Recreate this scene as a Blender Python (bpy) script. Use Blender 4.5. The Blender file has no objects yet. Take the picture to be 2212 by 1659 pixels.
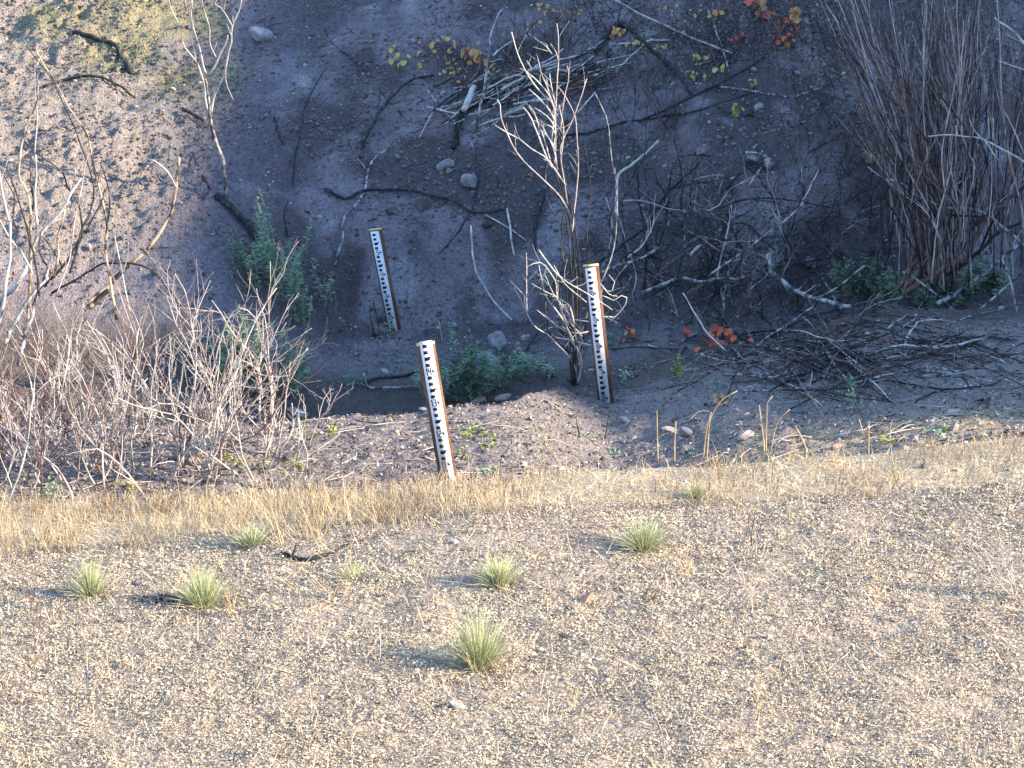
import bpy, math, random
import numpy as np
from mathutils import Vector, Matrix

random.seed(7)
RNG = np.random.default_rng(11)
scene = bpy.context.scene
COL = scene.collection

# ------------------------------------------------------------------ camera
CAM_H = 13.64
PITCH = 25.0
FPX = 5573.0            # focal length in units of a 2212-unit-wide picture
cam_data = bpy.data.cameras.new('camera')
cam = bpy.data.objects.new('camera', cam_data)
COL.objects.link(cam)
cam.location = (0, 0, CAM_H)
cam.rotation_euler = (math.radians(90 - PITCH), 0, 0)
cam_data.sensor_width = 36.0
cam_data.lens = 36.0 * FPX / 2212.0
cam_data.clip_start = 0.1
cam_data.clip_end = 1000.0
scene.camera = cam

# ------------------------------------------------------------------ sky, sun, exposure
SUN_EL, SUN_AZ = 25.0, 14.0       # degrees up; degrees from due right (+x) towards the camera (-y)
world = bpy.data.worlds.new('World')
scene.world = world
world.use_nodes = True
wn = world.node_tree.nodes
wl = world.node_tree.links
wn.clear()
wo = wn.new('ShaderNodeOutputWorld')
wb = wn.new('ShaderNodeBackground')
ws = wn.new('ShaderNodeTexSky')
ws.sky_type = 'NISHITA'
ws.sun_disc = False
ws.sun_elevation = math.radians(SUN_EL)
ws.sun_rotation = math.radians(90 + SUN_AZ)
ws.altitude = 900
ws.air_density = 1.0
ws.dust_density = 0.1
ws.ozone_density = 2.8
wb.inputs['Strength'].default_value = 0.15
wl.new(ws.outputs['Color'], wb.inputs['Color'])
wl.new(wb.outputs['Background'], wo.inputs['Surface'])

SUN_DIR = np.array([math.cos(math.radians(SUN_AZ)) * math.cos(math.radians(SUN_EL)),
                    -math.sin(math.radians(SUN_AZ)) * math.cos(math.radians(SUN_EL)),
                    math.sin(math.radians(SUN_EL))])
sd = bpy.data.lights.new('sun', 'SUN')
sd.energy = 2.85
sd.angle = math.radians(0.6)
sd.color = (1.0, 0.86, 0.68)
sun = bpy.data.objects.new('sun', sd)
COL.objects.link(sun)
sun.location = (40, -10, 40)
sun.rotation_euler = Vector(SUN_DIR).to_track_quat('Z', 'Y').to_euler()

scene.view_settings.view_transform = 'Standard'
scene.view_settings.look = 'None'
scene.view_settings.gamma = 1.0
scene.view_settings.use_curve_mapping = False
scene.view_settings.exposure = 2.42
scene.cycles.max_bounces = 4
scene.cycles.diffuse_bounces = 2
scene.cycles.use_denoising = True

# ------------------------------------------------------------------ number helpers
def _hash(ix, iy, seed):
    h = (ix.astype(np.int64) * 374761393 + iy.astype(np.int64) * 668265263 + seed * 1274126177) & 0x7fffffff
    h = ((h ^ (h >> 13)) * 1274126177) & 0x7fffffff
    h = h ^ (h >> 16)
    return (h & 0xffff) / 65535.0

def vnoise(x, y, seed=0):
    x = np.asarray(x, float); y = np.asarray(y, float)
    ix = np.floor(x); iy = np.floor(y)
    fx = x - ix; fy = y - iy
    fx = fx * fx * (3 - 2 * fx); fy = fy * fy * (3 - 2 * fy)
    a = _hash(ix, iy, seed); b = _hash(ix + 1, iy, seed)
    c = _hash(ix, iy + 1, seed); d = _hash(ix + 1, iy + 1, seed)
    return (a + (b - a) * fx) * (1 - fy) + (c + (d - c) * fx) * fy

def fbm(x, y, seed=0, octs=3, gain=0.5):
    s = 0; amp = 1; tot = 0; f = 1
    for i in range(octs):
        s = s + amp * vnoise(np.asarray(x) * f + 17.3 * i, np.asarray(y) * f - 9.1 * i, seed + i)
        tot += amp; amp *= gain; f *= 2.03
    return s / tot

def sstep(a, b, x):
    t = np.clip((np.asarray(x, float) - a) / (b - a), 0, 1)
    return t * t * (3 - 2 * t)

def T(row):
    return math.tan(math.radians(PITCH) + math.atan((row - 829.5) / FPX))

# ------------------------------------------------------------------ the terrain as a height function
# stations across the gulch (x, metres); at each, knots along it (distance y, height z)
def _k(y, row):
    return (y, CAM_H - y * T(row))
_ST = [
    # x     grass-foot row, lip row, bench y/z behind lip, bench edge (y, row), floor z, far toe (y,z), cut bank top (y,row), top of picture y
    (-6.5, 1205, 1092, (20.15, 3.00), (23.4, 912), 0.35, (28.3, 0.55), (31.0, 430), 36.0),
    (-4.2, 1195, 1090, (20.15, 3.00), (23.4, 910), 0.30, (28.5, 0.50), (31.0, 440), 35.8),
    (-2.2, 1150, 1066, (20.15, 3.02), (23.4, 905), 0.16, (30.35, 0.20), (31.4, 468), 35.4),
    (-0.2, 1102, 1031, (20.15, 3.08), (23.6, 872), 0.16, (30.5, 0.20), (31.5, 474), 35.1),
    (1.0, 1086, 1008, (20.15, 3.12), (26.5, 792), 0.30, (30.2, 0.36), (31.4, 470), 35.0),
    (2.6, 1066, 985, (20.20, 3.38), (27.0, 740), 0.45, (30.2, 0.55), (31.4, 450), 35.0),
    (4.3, 1042, 942, (20.20, 3.72), (27.7, 668), 0.55, (30.3, 0.80), (31.5, 430), 35.0),
    (7.0, 1010, 905, (20.30, 4.05), (28.1, 655), 0.60, (30.4, 0.90), (31.6, 420), 35.0),
]
_SX = np.array([s[0] for s in _ST])
_KY, _KZ = [], []
for s in _ST:
    x, r2, r3, b4, b5, fl, toe, cut, top = s
    e5 = _k(*b5)
    c8 = _k(*cut)
    t9 = _k(top, 0)
    kn = [(-30, 13.5), (-6, 12.6), (0, 10.8), (7, 6.3), (13.9, 4.43), _k(18.2, r2), _k(19.35, r3), b4, (22.2, max(0.5 * (b4[1] + e5[1]) - 0.02, {2.6: 2.72, 4.3: 3.0, 7.0: 3.25}.get(x, 0))), e5,
          (e5[0] + 0.55, fl + 0.35), (e5[0] + 1.1, fl), toe, (toe[0] + 0.35, toe[1] + 0.28), c8, t9, (46, t9[1] + 5.2), (90, t9[1] + 32), (240, t9[1] + 95)]
    _KY.append([k[0] for k in kn]); _KZ.append([k[1] for k in kn])
_KY = np.array(_KY); _KZ = np.array(_KZ)

def ground_base(x, y):
    x = np.asarray(x, float); y = np.asarray(y, float)
    xs = np.clip(x, _SX[0], _SX[-1] - 1e-6)
    i = np.clip(np.searchsorted(_SX, xs, side='right') - 1, 0, len(_SX) - 2)
    t = (xs - _SX[i]) / (_SX[i + 1] - _SX[i])
    t = t * t * (3 - 2 * t) * 0.5 + t * 0.5
    ky = _KY[i] * (1 - t)[..., None] + _KY[i + 1] * t[..., None]
    kz = _KZ[i] * (1 - t)[..., None] + _KZ[i + 1] * t[..., None]
    n = ky.shape[-1]
    j = np.clip((ky <= y[..., None]).sum(-1) - 1, 0, n - 2)
    take = lambda a, q: np.take_along_axis(a, q[..., None], -1)[..., 0]
    y0, y1, z0, z1 = take(ky, j), take(ky, j + 1), take(kz, j), take(kz, j + 1)
    s = np.clip((y - y0) / (y1 - y0), 0, 1)
    return z0 + (z1 - z0) * s

def ground_z(x, y):
    x = np.asarray(x, float); y = np.asarray(y, float)
    x, y = np.broadcast_arrays(x, y)
    z = 0
    for dy, w in ((-0.14, .25), (0, .5), (0.14, .25)):
        z = z + w * ground_base(x, y + dy)
    far = sstep(26.5, 30.5, y)
    bench = sstep(19.6, 20.3, y) * (1 - sstep(25.5, 28.5, y))
    near = 1 - sstep(18.5, 19.6, y)
    zz = (fbm(x * .7, y * .7, 3, 3) - .5) * (0.10 + 0.35 * far * sstep(31, 33, y))
    zz = zz + (fbm(x * 3.1, y * 3.1, 9, 3) - .5) * (0.05 + 0.10 * far + 0.06 * bench)
    lum = np.maximum(fbm(x * 9, y * 9, 21, 2) - .48, 0)
    zz = zz + lum * (0.16 * far + 0.07 * bench + 0.03 * near) * (0.4 + 1.2 * fbm(x * .9, y * .9, 33, 2))
    zz = zz + (vnoise(x * 19, y * 19, 5) - .5) * (0.012 + 0.02 * far + 0.012 * bench)
    # little eroded ledge on the burnt slope, right-hand half
    led = sstep(1.8, 3.2, x) * sstep(31.35, 31.55, y + 0.5 * (fbm(x * .8, 0 * x, 41, 2) - .5)) * (1 - sstep(32.1, 33.0, y))
    zz = zz + 0.22 * led
    shade_hill = sstep(9.0, 26.0, x) * 0
    return z + zz + shade_hill

def ray(dx, dy):
    th = math.radians(PITCH)
    u = (dx - 1106.0) / FPX; v = -(dy - 829.5) / FPX
    return np.array([u, math.cos(th) + v * math.sin(th), -math.sin(th) + v * math.cos(th)])

_TS = np.arange(13.0, 60.0, 0.03)
def G(dx, dy):
    """where the line of sight through picture point (dx, dy) meets the ground"""
    d = ray(dx, dy)
    p = d[None, :] * _TS[:, None]; p[:, 2] += CAM_H
    below = p[:, 2] < ground_z(p[:, 0], p[:, 1])
    k = int(np.argmax(below)) if below.any() else len(_TS) - 1
    return p[k]

def A(dx, dy, y):
    """the point of that line of sight at distance y"""
    d = ray(dx, dy)
    p = d * (y / d[1]); p[2] += CAM_H
    return p

# ------------------------------------------------------------------ materials
def mat(name):
    m = bpy.data.materials.new(name)
    m.use_nodes = True
    nt = m.node_tree
    b = nt.nodes['Principled BSDF']
    b.inputs['Specular IOR Level'].default_value = 0.15
    b.inputs['Roughness'].default_value = 0.9
    return m, nt, b

def nd(nt, t, **kw):
    n = nt.nodes.new(t)
    for k, v in kw.items():
        setattr(n, k, v)
    return n

def ramp(nt, fac, stops, interp='LINEAR'):
    r = nd(nt, 'ShaderNodeValToRGB')
    r.color_ramp.interpolation = interp
    e = r.color_ramp.elements
    while len(e) > 1:
        e.remove(e[-1])
    e[0].position = stops[0][0]; e[0].color = (*stops[0][1], 1)
    for p, c in stops[1:]:
        q = e.new(p); q.color = (*c, 1)
    nt.links.new(fac, r.inputs['Fac'])
    return r.outputs['Color']

def noise(nt, vec, scale, detail=4, rough=.6, dist=0.0):
    n = nd(nt, 'ShaderNodeTexNoise')
    n.inputs['Scale'].default_value = scale
    n.inputs['Detail'].default_value = detail
    n.inputs['Roughness'].default_value = rough
    n.inputs['Distortion'].default_value = dist
    if vec is not None:
        nt.links.new(vec, n.inputs['Vector'])
    return n.outputs['Fac']

def mixc(nt, fac, a, b, mode='MIX'):
    m = nd(nt, 'ShaderNodeMix', data_type='RGBA', blend_type=mode)
    for sock, val in ((m.inputs[0], fac), (m.inputs[6], a), (m.inputs[7], b)):
        if isinstance(val, (int, float)):
            sock.default_value = val
        elif isinstance(val, tuple):
            sock.default_value = (*val, 1)
        else:
            nt.links.new(val, sock)
    return m.outputs[2]

def bump(nt, b, h, strength=.5, dist=.02):
    n = nd(nt, 'ShaderNodeBump')
    n.inputs['Strength'].default_value = strength
    n.inputs['Distance'].default_value = dist
    nt.links.new(h, n.inputs['Height'])
    nt.links.new(n.outputs['Normal'], b.inputs['Normal'])

def pos(nt):
    return nd(nt, 'ShaderNodeNewGeometry').outputs['Position']

def wood(name, stops, scale=18, s2=120):
    """bark or charred wood, blotched along the stick"""
    m, nt, b = mat(name)
    p = pos(nt)
    mp = nd(nt, 'ShaderNodeMapping'); mp.inputs['Scale'].default_value = (1, 1, .55)
    nt.links.new(p, mp.inputs['Vector'])
    n = noise(nt, mp.outputs['Vector'], scale, 5, .65)
    c = ramp(nt, n, stops)
    n2 = noise(nt, p, s2, 2, .6)
    c = mixc(nt, .35, c, ramp(nt, n2, [(.3, (.45, .45, .45)), (.7, (1.5, 1.5, 1.5))]), 'MULTIPLY')
    nt.links.new(c, b.inputs['Base Color'])
    bump(nt, b, n2, .4, .004)
    return m

def leafmat(name, a, c, rough=.6, trans=.0):
    m, nt, b = mat(name)
    oi = nd(nt, 'ShaderNodeNewGeometry')
    n = noise(nt, oi.outputs['Position'], 9, 2)
    r = nd(nt, 'ShaderNodeMath', operation='MULTIPLY_ADD')
    nt.links.new(oi.outputs['Random Per Island'], r.inputs[0]); r.inputs[1].default_value = .7
    ad = nd(nt, 'ShaderNodeMath', operation='MULTIPLY'); ad.inputs[1].default_value = .3
    nt.links.new(n, ad.inputs[0]); nt.links.new(ad.outputs[0], r.inputs[2])
    nt.links.new(ramp(nt, r.outputs[0], [(.1, a), (.9, c)]), b.inputs['Base Color'])
    b.inputs['Roughness'].default_value = rough
    return m

M = {}
M['charred'] = wood('charred_wood', [(.30, (.012, .012, .013)), (.50, (.034, .032, .031)), (.62, (.07, .064, .06)), (.72, (.20, .19, .18))])
M['ashen'] = wood('ash_streaked_wood', [(.32, (.025, .024, .024)), (.46, (.09, .085, .08)), (.56, (.36, .34, .31)), (.75, (.50, .47, .42))], 14)
M['bleached'] = wood('bleached_wood', [(.28, (.10, .085, .07)), (.42, (.34, .30, .25)), (.62, (.58, .53, .46)), (.8, (.66, .62, .56))], 10)
M['scorched'] = wood('scorched_stem_wood', [(.36, (.018, .016, .016)), (.47, (.06, .05, .045)), (.53, (.42, .29, .17)), (.66, (.60, .48, .34)), (.8, (.5, .46, .40))], 5)
M['barkred'] = wood('reddish_bark', [(.3, (.06, .034, .030)), (.5, (.15, .086, .070)), (.72, (.25, .17, .145))], 9)
M['twigpale'] = wood('pale_twig_bark', [(.3, (.17, .12, .10)), (.48, (.42, .335, .29)), (.7, (.60, .52, .47))], 8)
M['twigred'] = wood('red_brown_twig_bark', [(.3, (.08, .045, .035)), (.5, (.19, .12, .10)), (.74, (.38, .30, .26))], 7)
M['drystalk'] = wood('dry_stalk', [(.3, (.34, .22, .10)), (.55, (.52, .38, .20)), (.75, (.62, .52, .34))], 12)
M['green'] = leafmat('green_leaf', (.15, .225, .12), (.34, .43, .26))
M['greendark'] = leafmat('dark_green_leaf', (.10, .165, .095), (.25, .325, .20))
M['greenyellow'] = leafmat('yellow_green_leaf', (.14, .20, .05), (.38, .38, .12))
M['orange'] = leafmat('orange_leaf', (.40, .16, .06), (.56, .32, .12))
M['yellow'] = leafmat('yellow_leaf', (.30, .23, .06), (.48, .38, .13))
M['red'] = leafmat('red_leaf', (.38, .045, .03), (.58, .16, .08))
M['tuft'] = leafmat('tuft_blade', (.22, .26, .10), (.58, .58, .34))
M['straw'] = leafmat('straw_blade', (.42, .30, .16), (.72, .60, .39))
M['brownstem'] = leafmat('brown_grass_stem', (.17, .11, .06), (.50, .37, .22))
M['litter'] = leafmat('litter_flake', (.20, .16, .115), (.84, .69, .48), .8)
M['ashlitter'] = leafmat('ash_litter_flake', (.03, .028, .027), (.26, .22, .18), .9)
M['pebble'] = leafmat('pebble_stone', (.10, .09, .085), (.46, .42, .38), .9)
M['clod'] = leafmat('soil_clod', (.06, .05, .046), (.215, .17, .15), .95)
M['greengrass'] = leafmat('green_ground_blade', (.06, .12, .03), (.26, .30, .10))

def rockmat(name, a, c):
    m, nt, b = mat(name)
    p = pos(nt)
    n = noise(nt, p, 7, 6, .65)
    n2 = noise(nt, p, 60, 3, .7)
    col = ramp(nt, n, [(.3, a), (.68, c)])
    col = mixc(nt, .6, col, ramp(nt, n2, [(.3, (.5, .5, .5)), (.7, (1.35, 1.35, 1.35))]), 'MULTIPLY')
    nt.links.new(col, b.inputs['Base Color'])
    bump(nt, b, n2, .5, .01)
    return m
M['rockgrey'] = rockmat('grey_granite', (.11, .105, .10), (.34, .32, .31))
M['rockdark'] = rockmat('sooty_stone', (.035, .032, .03), (.12, .11, .10))
M['rocktan'] = rockmat('tan_stone', (.20, .16, .125), (.46, .39, .32))
M['rockrust'] = rockmat('rusty_stone', (.22, .11, .07), (.48, .33, .24))

def flat(name, c, rough=.5):
    m, nt, b = mat(name)
    p = pos(nt)
    n = noise(nt, p, 25, 4)
    col = mixc(nt, .35, c, ramp(nt, n, [(.3, (.72, .70, .68)), (.7, (1.08, 1.08, 1.08))]), 'MULTIPLY')
    nt.links.new(col, b.inputs['Base Color'])
    b.inputs['Roughness'].default_value = rough
    return m
M['enamel'] = flat('white_enamel', (.76, .76, .75), .5)
M['ink'] = flat('black_enamel', (.022, .022, .028), .45)
M['post'] = wood('stained_post_wood', [(.3, (.09, .042, .027)), (.55, (.165, .082, .052)), (.75, (.25, .145, .10))], 6)
M['endgrain'] = flat('sawn_end_wood', (.58, .46, .24), .8)

# ------------------------------------------------------------------ mesh helpers
class MB:
    def __init__(s):
        s.v = []; s.f3 = []; s.f4 = []; s.n = 0
    def add(s, v, f):
        v = np.asarray(v, float); f = np.asarray(f, int)
        s.v.append(v)
        (s.f4 if f.shape[1] == 4 else s.f3).append(f + s.n)
        s.n += len(v)
    def tube(s, pts, rad, k=5, cap=True):
        pts = np.asarray(pts, float); n = len(pts)
        rad = np.broadcast_to(np.asarray(rad, float), (n,))
        d = np.gradient(pts, axis=0)
        d /= np.linalg.norm(d, axis=1)[:, None] + 1e-9
        a = np.array([0., 0, 1]) if abs(d[0, 2]) < .9 else np.array([1., 0, 0])
        ring = np.empty((n, k, 3))
        ang = np.arange(k) * 2 * np.pi / k
        ca, sa = np.cos(ang), np.sin(ang)
        u = np.cross(d[0], a); u /= np.linalg.norm(u)
        for i in range(n):
            u = u - d[i] * np.dot(u, d[i]); u /= np.linalg.norm(u) + 1e-9
            w = np.cross(d[i], u)
            ring[i] = pts[i] + rad[i] * (ca[:, None] * u + sa[:, None] * w)
        v = ring.reshape(-1, 3)
        i = np.arange(n - 1)[:, None] * k; j = np.arange(k)[None, :]
        a0 = i + j; a1 = i + (j + 1) % k
        f = np.stack([a0, a1, a1 + k, a0 + k], -1).reshape(-1, 4)
        b0 = s.n
        s.add(v, f)
        if cap:
            if k == 4:
                s.f4.append(np.array([[0, 3, 2, 1], [(n - 1) * k + q for q in range(4)]]) + b0)
            else:
                for o, rev in ((0, True), ((n - 1) * k, False)):
                    t = [[0, q, q + 1] for q in range(1, k - 1)]
                    t = np.array(t) + o + b0
                    s.f3.append(t[:, ::-1] if rev else t)
    def box(s, c, ax, ay, az, h):
        c = np.asarray(c, float); ax, ay, az = [np.asarray(q, float) for q in (ax, ay, az)]
        v = [c + sx * ax * h[0] + sy * ay * h[1] + sz * az * h[2] for sx in (-1, 1) for sy in (-1, 1) for sz in (-1, 1)]
        f = [[0, 1, 3, 2], [4, 6, 7, 5], [0, 4, 5, 1], [2, 3, 7, 6], [0, 2, 6, 4], [1, 5, 7, 3]]
        s.add(v, f)
    def build(s, name, m, parent=None, smooth=False, origin=None):
        me = bpy.data.meshes.new(name)
        v = np.concatenate(s.v)
        if origin is not None:
            v = v - np.asarray(origin)
        f4 = np.concatenate(s.f4) if s.f4 else np.zeros((0, 4), int)
        f3 = np.concatenate(s.f3) if s.f3 else np.zeros((0, 3), int)
        fast_mesh(me, v, f3, f4)
        me.materials.append(m)
        if smooth:
            me.polygons.foreach_set('use_smooth', np.ones(len(me.polygons), bool))
        o = bpy.data.objects.new(name, me)
        COL.objects.link(o)
        if parent is not None:
            o.parent = parent
        elif origin is not None:
            o.location = origin
        return o

def fast_mesh(me, v, f3, f4):
    nl = len(f3) * 3 + len(f4) * 4
    me.vertices.add(len(v)); me.vertices.foreach_set('co', np.ascontiguousarray(v, np.float32).ravel())
    me.loops.add(nl)
    me.loops.foreach_set('vertex_index', np.concatenate([f3.ravel(), f4.ravel()]).astype(np.int32))
    me.polygons.add(len(f3) + len(f4))
    st = np.concatenate([np.arange(len(f3)) * 3, len(f3) * 3 + np.arange(len(f4)) * 4]).astype(np.int32)
    me.polygons.foreach_set('loop_start', st)
    me.update(calc_edges=True)

def tag(o, label=None, cat=None, group=None, kind=None):
    if label: o['label'] = label
    if cat: o['category'] = cat
    if group: o['group'] = group
    if kind: o['kind'] = kind
    return o

def empty(name, loc, label=None, cat=None, group=None):
    o = bpy.data.objects.new(name, None)
    o.location = [float(q) for q in loc]
    o.empty_display_size = .1
    COL.objects.link(o)
    return tag(o, label, cat, group)

def spline(pts, n):
    """smooth curve through the points"""
    p = np.asarray(pts, float)
    if len(p) == 2:
        t = np.linspace(0, 1, n)[:, None]
        return p[0] * (1 - t) + p[1] * t
    q = np.vstack([2 * p[0] - p[1], p, 2 * p[-1] - p[-2]])
    L = np.concatenate([[0], np.cumsum(np.linalg.norm(np.diff(p, axis=0), axis=1))])
    out = []
    for s in np.linspace(0, L[-1], n):
        i = min(max(int(np.searchsorted(L, s, side='right')) - 1, 0), len(p) - 2)
        t = (s - L[i]) / max(L[i + 1] - L[i], 1e-9)
        a, b, c, d = q[i], q[i + 1], q[i + 2], q[i + 3]
        out.append(.5 * ((2 * b) + (c - a) * t + (2 * a - 5 * b + 4 * c - d) * t * t + (3 * b - a - 3 * c + d) * t ** 3))
    return np.array(out)

def unit(v):
    v = np.asarray(v, float)
    return v / (np.linalg.norm(v) + 1e-12)

def crooked(pts, n, amp, rs):
    """resample and make it slightly knotty"""
    s = spline(pts, n)
    j = rs.normal(0, 1, s.shape) * amp
    j[0] = 0
    j[1:-1] = (j[:-2] + 2 * j[1:-1] + j[2:]) / 3 if n > 3 else j[1:-1]
    return s + j

# ------------------------------------------------------------------ ground sheet
def axis_pts(a, b, step, lo, hi, grow=1.35):
    c = list(np.arange(a, b + 1e-6, step))
    s, q = step, b
    while q < hi:
        s *= grow; q += s; c.append(min(q, hi))
    s, q = step, a
    pre = []
    while q > lo:
        s *= grow; q -= s; pre.append(max(q, lo))
    return np.array(pre[::-1] + c)

gx = axis_pts(-8.2, 8.2, 0.042, -160, 160)
gy = axis_pts(12.4, 37.5, 0.042, -40, 230)
GX, GY = np.meshgrid(gx, gy)
GZ = ground_z(GX, GY)
nx, ny = len(gx), len(gy)
i = (np.arange(ny - 1)[:, None] * nx + np.arange(nx - 1)[None, :])
quads = np.stack([i, i + 1, i + nx + 1, i + nx], -1).reshape(-1, 4)
me = bpy.data.meshes.new('ground')
fast_mesh(me, np.stack([GX, GY, GZ], -1).reshape(-1, 3), np.zeros((0, 3), int), quads)
me.polygons.foreach_set('use_smooth', np.ones(len(me.polygons), bool))

# soil kinds by place: dry littered bank, sandy lip, ashy bench, burnt slope, grassy corner
def mixv(a, b, t):
    return a * (1 - t[..., None]) + b * t[..., None]
X, Y = GX, GY
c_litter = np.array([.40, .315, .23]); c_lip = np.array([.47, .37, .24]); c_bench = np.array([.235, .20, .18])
c_slope = np.array([.212, .176, .182]); c_char = np.array([.056, .045, .043]); c_grassy = np.array([.27, .23, .135]); c_channel = np.array([.07, .058, .048])
wob = (fbm(X * .6, Y * .6, 77, 3) - .5)
colr = np.broadcast_to(c_litter, GX.shape + (3,)).copy()
lipw = sstep(18.12, 18.28, Y + wob * .25) * (1 - sstep(19.42, 19.6, Y + wob * .1))
colr = mixv(colr, c_lip, lipw)
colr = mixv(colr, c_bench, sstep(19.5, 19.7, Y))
colr = mixv(colr, c_channel, sstep(24.2, 25.2, Y - 0.55 * np.clip(X - .3, 0, 4)) * (1 - sstep(28.6, 29.8, Y)) * .8)  # darker tone along the channel floor
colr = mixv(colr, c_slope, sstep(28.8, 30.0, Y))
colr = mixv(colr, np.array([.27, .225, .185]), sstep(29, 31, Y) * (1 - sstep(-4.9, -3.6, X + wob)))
charw = sstep(.40, .62, fbm(X * 1.3, Y * 1.3, 55, 4) + .10 * sstep(0, 4, X) + .12 * sstep(33.0, 34.5, Y) * sstep(-1.5, 1.5, X)) * sstep(29, 30.5, Y) * sstep(-5.0, -2.2, X)
colr = mixv(colr, c_char, charw * .72)
ashw = sstep(.60, .70, fbm(X * 2.1, Y * 2.1, 131, 4)) * sstep(29.3, 30.2, Y) * (1 - charw) * sstep(-3.6, -2.8, X)
colr = mixv(colr, np.array([.36, .35, .36]), ashw * .4)
colr = mixv(colr, c_lip * .8, sstep(19.5, 19.7, Y) * (1 - sstep(21.8, 23.0, Y)) * sstep(1.2, 2.4, X) * .75)
grs = sstep(.42, .6, fbm(X * 1.1, Y * 1.1, 91, 3)) * sstep(32.8, 34.0, Y) * (1 - sstep(-4.6, -3.2, X))
colr = mixv(colr, c_grassy, grs)
colr = mixv(colr, c_grassy * .8, sstep(38, 44, Y) * .7)
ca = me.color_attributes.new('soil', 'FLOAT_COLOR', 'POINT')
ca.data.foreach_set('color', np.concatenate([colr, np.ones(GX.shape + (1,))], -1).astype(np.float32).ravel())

m, nt, b = mat('burnt_soil')
at = nd(nt, 'ShaderNodeAttribute', attribute_name='soil')
p = pos(nt)
n1 = noise(nt, p, 22, 5, .7)
n2 = noise(nt, p, 75, 4, .7)
vo = nd(nt, 'ShaderNodeTexVoronoi'); vo.inputs['Scale'].default_value = 34
nt.links.new(p, vo.inputs['Vector'])
c = mixc(nt, .85, at.outputs['Color'], ramp(nt, n1, [(.30, (.5, .48, .47)), (.5, (.97, .97, .97)), (.70, (1.35, 1.33, 1.3))]), 'MULTIPLY')
c = mixc(nt, .8, c, ramp(nt, n2, [(.32, (.45, .44, .44)), (.52, (1, 1, 1)), (.72, (1.6, 1.55, 1.5))]), 'MULTIPLY')
nt.links.new(c, b.inputs['Base Color'])
b.inputs['Roughness'].default_value = .95
add = nd(nt, 'ShaderNodeMath', operation='ADD')
nt.links.new(n2, add.inputs[0]); nt.links.new(vo.outputs['Distance'], add.inputs[1])
bump(nt, b, add.outputs[0], .7, .03)
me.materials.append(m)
ground = bpy.data.objects.new('ground', me)
COL.objects.link(ground)
tag(ground, kind='structure')

# ------------------------------------------------------------------ unseen spur added at the right, its skyline shaped to shade the far bank
def crest(u):
    """height of the spur's skyline less V0*tan(elevation), by distance u along it"""
    us = [10, 17.5, 19.6, 20.6, 21.4, 21.6, 22.0, 23.0, 23.5, 24.0, 24.4, 25.8, 27.25, 27.8, 28.5, 29.4, 30.9, 32.6, 33.7, 36, 40, 60]
    hs = [-4, 0.5, 1.6, 2.3, 3.1, 3.85, 4.0, 4.05, 4.2, 4.55, 5.0, 5.55, 6.2, 6.75, 7.05, 7.4, 7.96, 8.6, 9.0, 9.9, 11.5, 15]  # skyline heights fitted to the wanted shade edge
    return np.interp(u, us, hs)
V0 = 55.0
tanel = math.tan(math.radians(SUN_EL))
ca_, sa_ = math.cos(math.radians(SUN_AZ)), math.sin(math.radians(SUN_AZ))
vv = np.array([24, 30, 37, 44, 50, 53.5, 55, 56.5, 60, 70, 85, 110])
prof = np.array([0, .10, .26, .48, .75, .94, 1.0, .97, .85, .6, .35, .05])
uu = np.concatenate([np.arange(-10, 14, 2.0), np.arange(14, 42, .12), np.arange(42, 90, 3.0)])
UU, VV = np.meshgrid(uu, vv)
HH = crest(UU) + V0 * tanel
PX = UU * sa_ + VV * ca_
PY = UU * ca_ - VV * sa_
PP = np.broadcast_to(prof[:, None], UU.shape)
base = ground_z(PX, PY) - 1.5
SZ = base + (HH - base) * PP + (fbm(UU * .5, VV * .5, 8, 3) - .5) * 3.0 * PP * (1 - PP) * 4 + (fbm(UU * 1.7, VV * .4, 18, 3) - .5) * .25 * (PP > .9)
nu = len(uu)
i = (np.arange(len(vv) - 1)[:, None] * nu + np.arange(nu - 1)[None, :])
quads = np.stack([i, i + 1, i + nu + 1, i + nu], -1).reshape(-1, 4)
me = bpy.data.meshes.new('shade_hill')
fast_mesh(me, np.stack([PX, PY, SZ], -1).reshape(-1, 3), np.zeros((0, 3), int), quads)
m, nt, b = mat('dry_shade_hill')
nt.links.new(ramp(nt, noise(nt, pos(nt), .8, 6), [(.35, (.12, .10, .07)), (.65, (.30, .24, .14))]), b.inputs['Base Color'])
me.materials.append(m)
shade_hill = bpy.data.objects.new('shade_hill', me)
COL.objects.link(shade_hill)
tag(shade_hill, kind='structure')

# ------------------------------------------------------------------ staff gauges
def strokes(ch):
    """digits drawn as bars in a unit box (0..1 across, 0..1 up)"""
    seg = {'a': (0, 1, 1, 1), 'b': (1, 1, 1, .5), 'c': (1, .5, 1, 0), 'd': (0, 0, 1, 0), 'e': (0, 0, 0, .5), 'f': (0, .5, 0, 1), 'g': (0, .5, 1, .5)}
    segs = {'0': 'abcdef', '2': 'abged', '3': 'abgcd', '4': 'fgbc', '5': 'afgcd', '6': 'afgedc', '7': 'abc', '8': 'abcdefg', '9': 'abcdfg'}
    if ch == '1':
        return [(.5, 0, .5, 1), (.2, .78, .5, 1)]
    return [seg[q] for q in segs[ch]]

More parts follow.
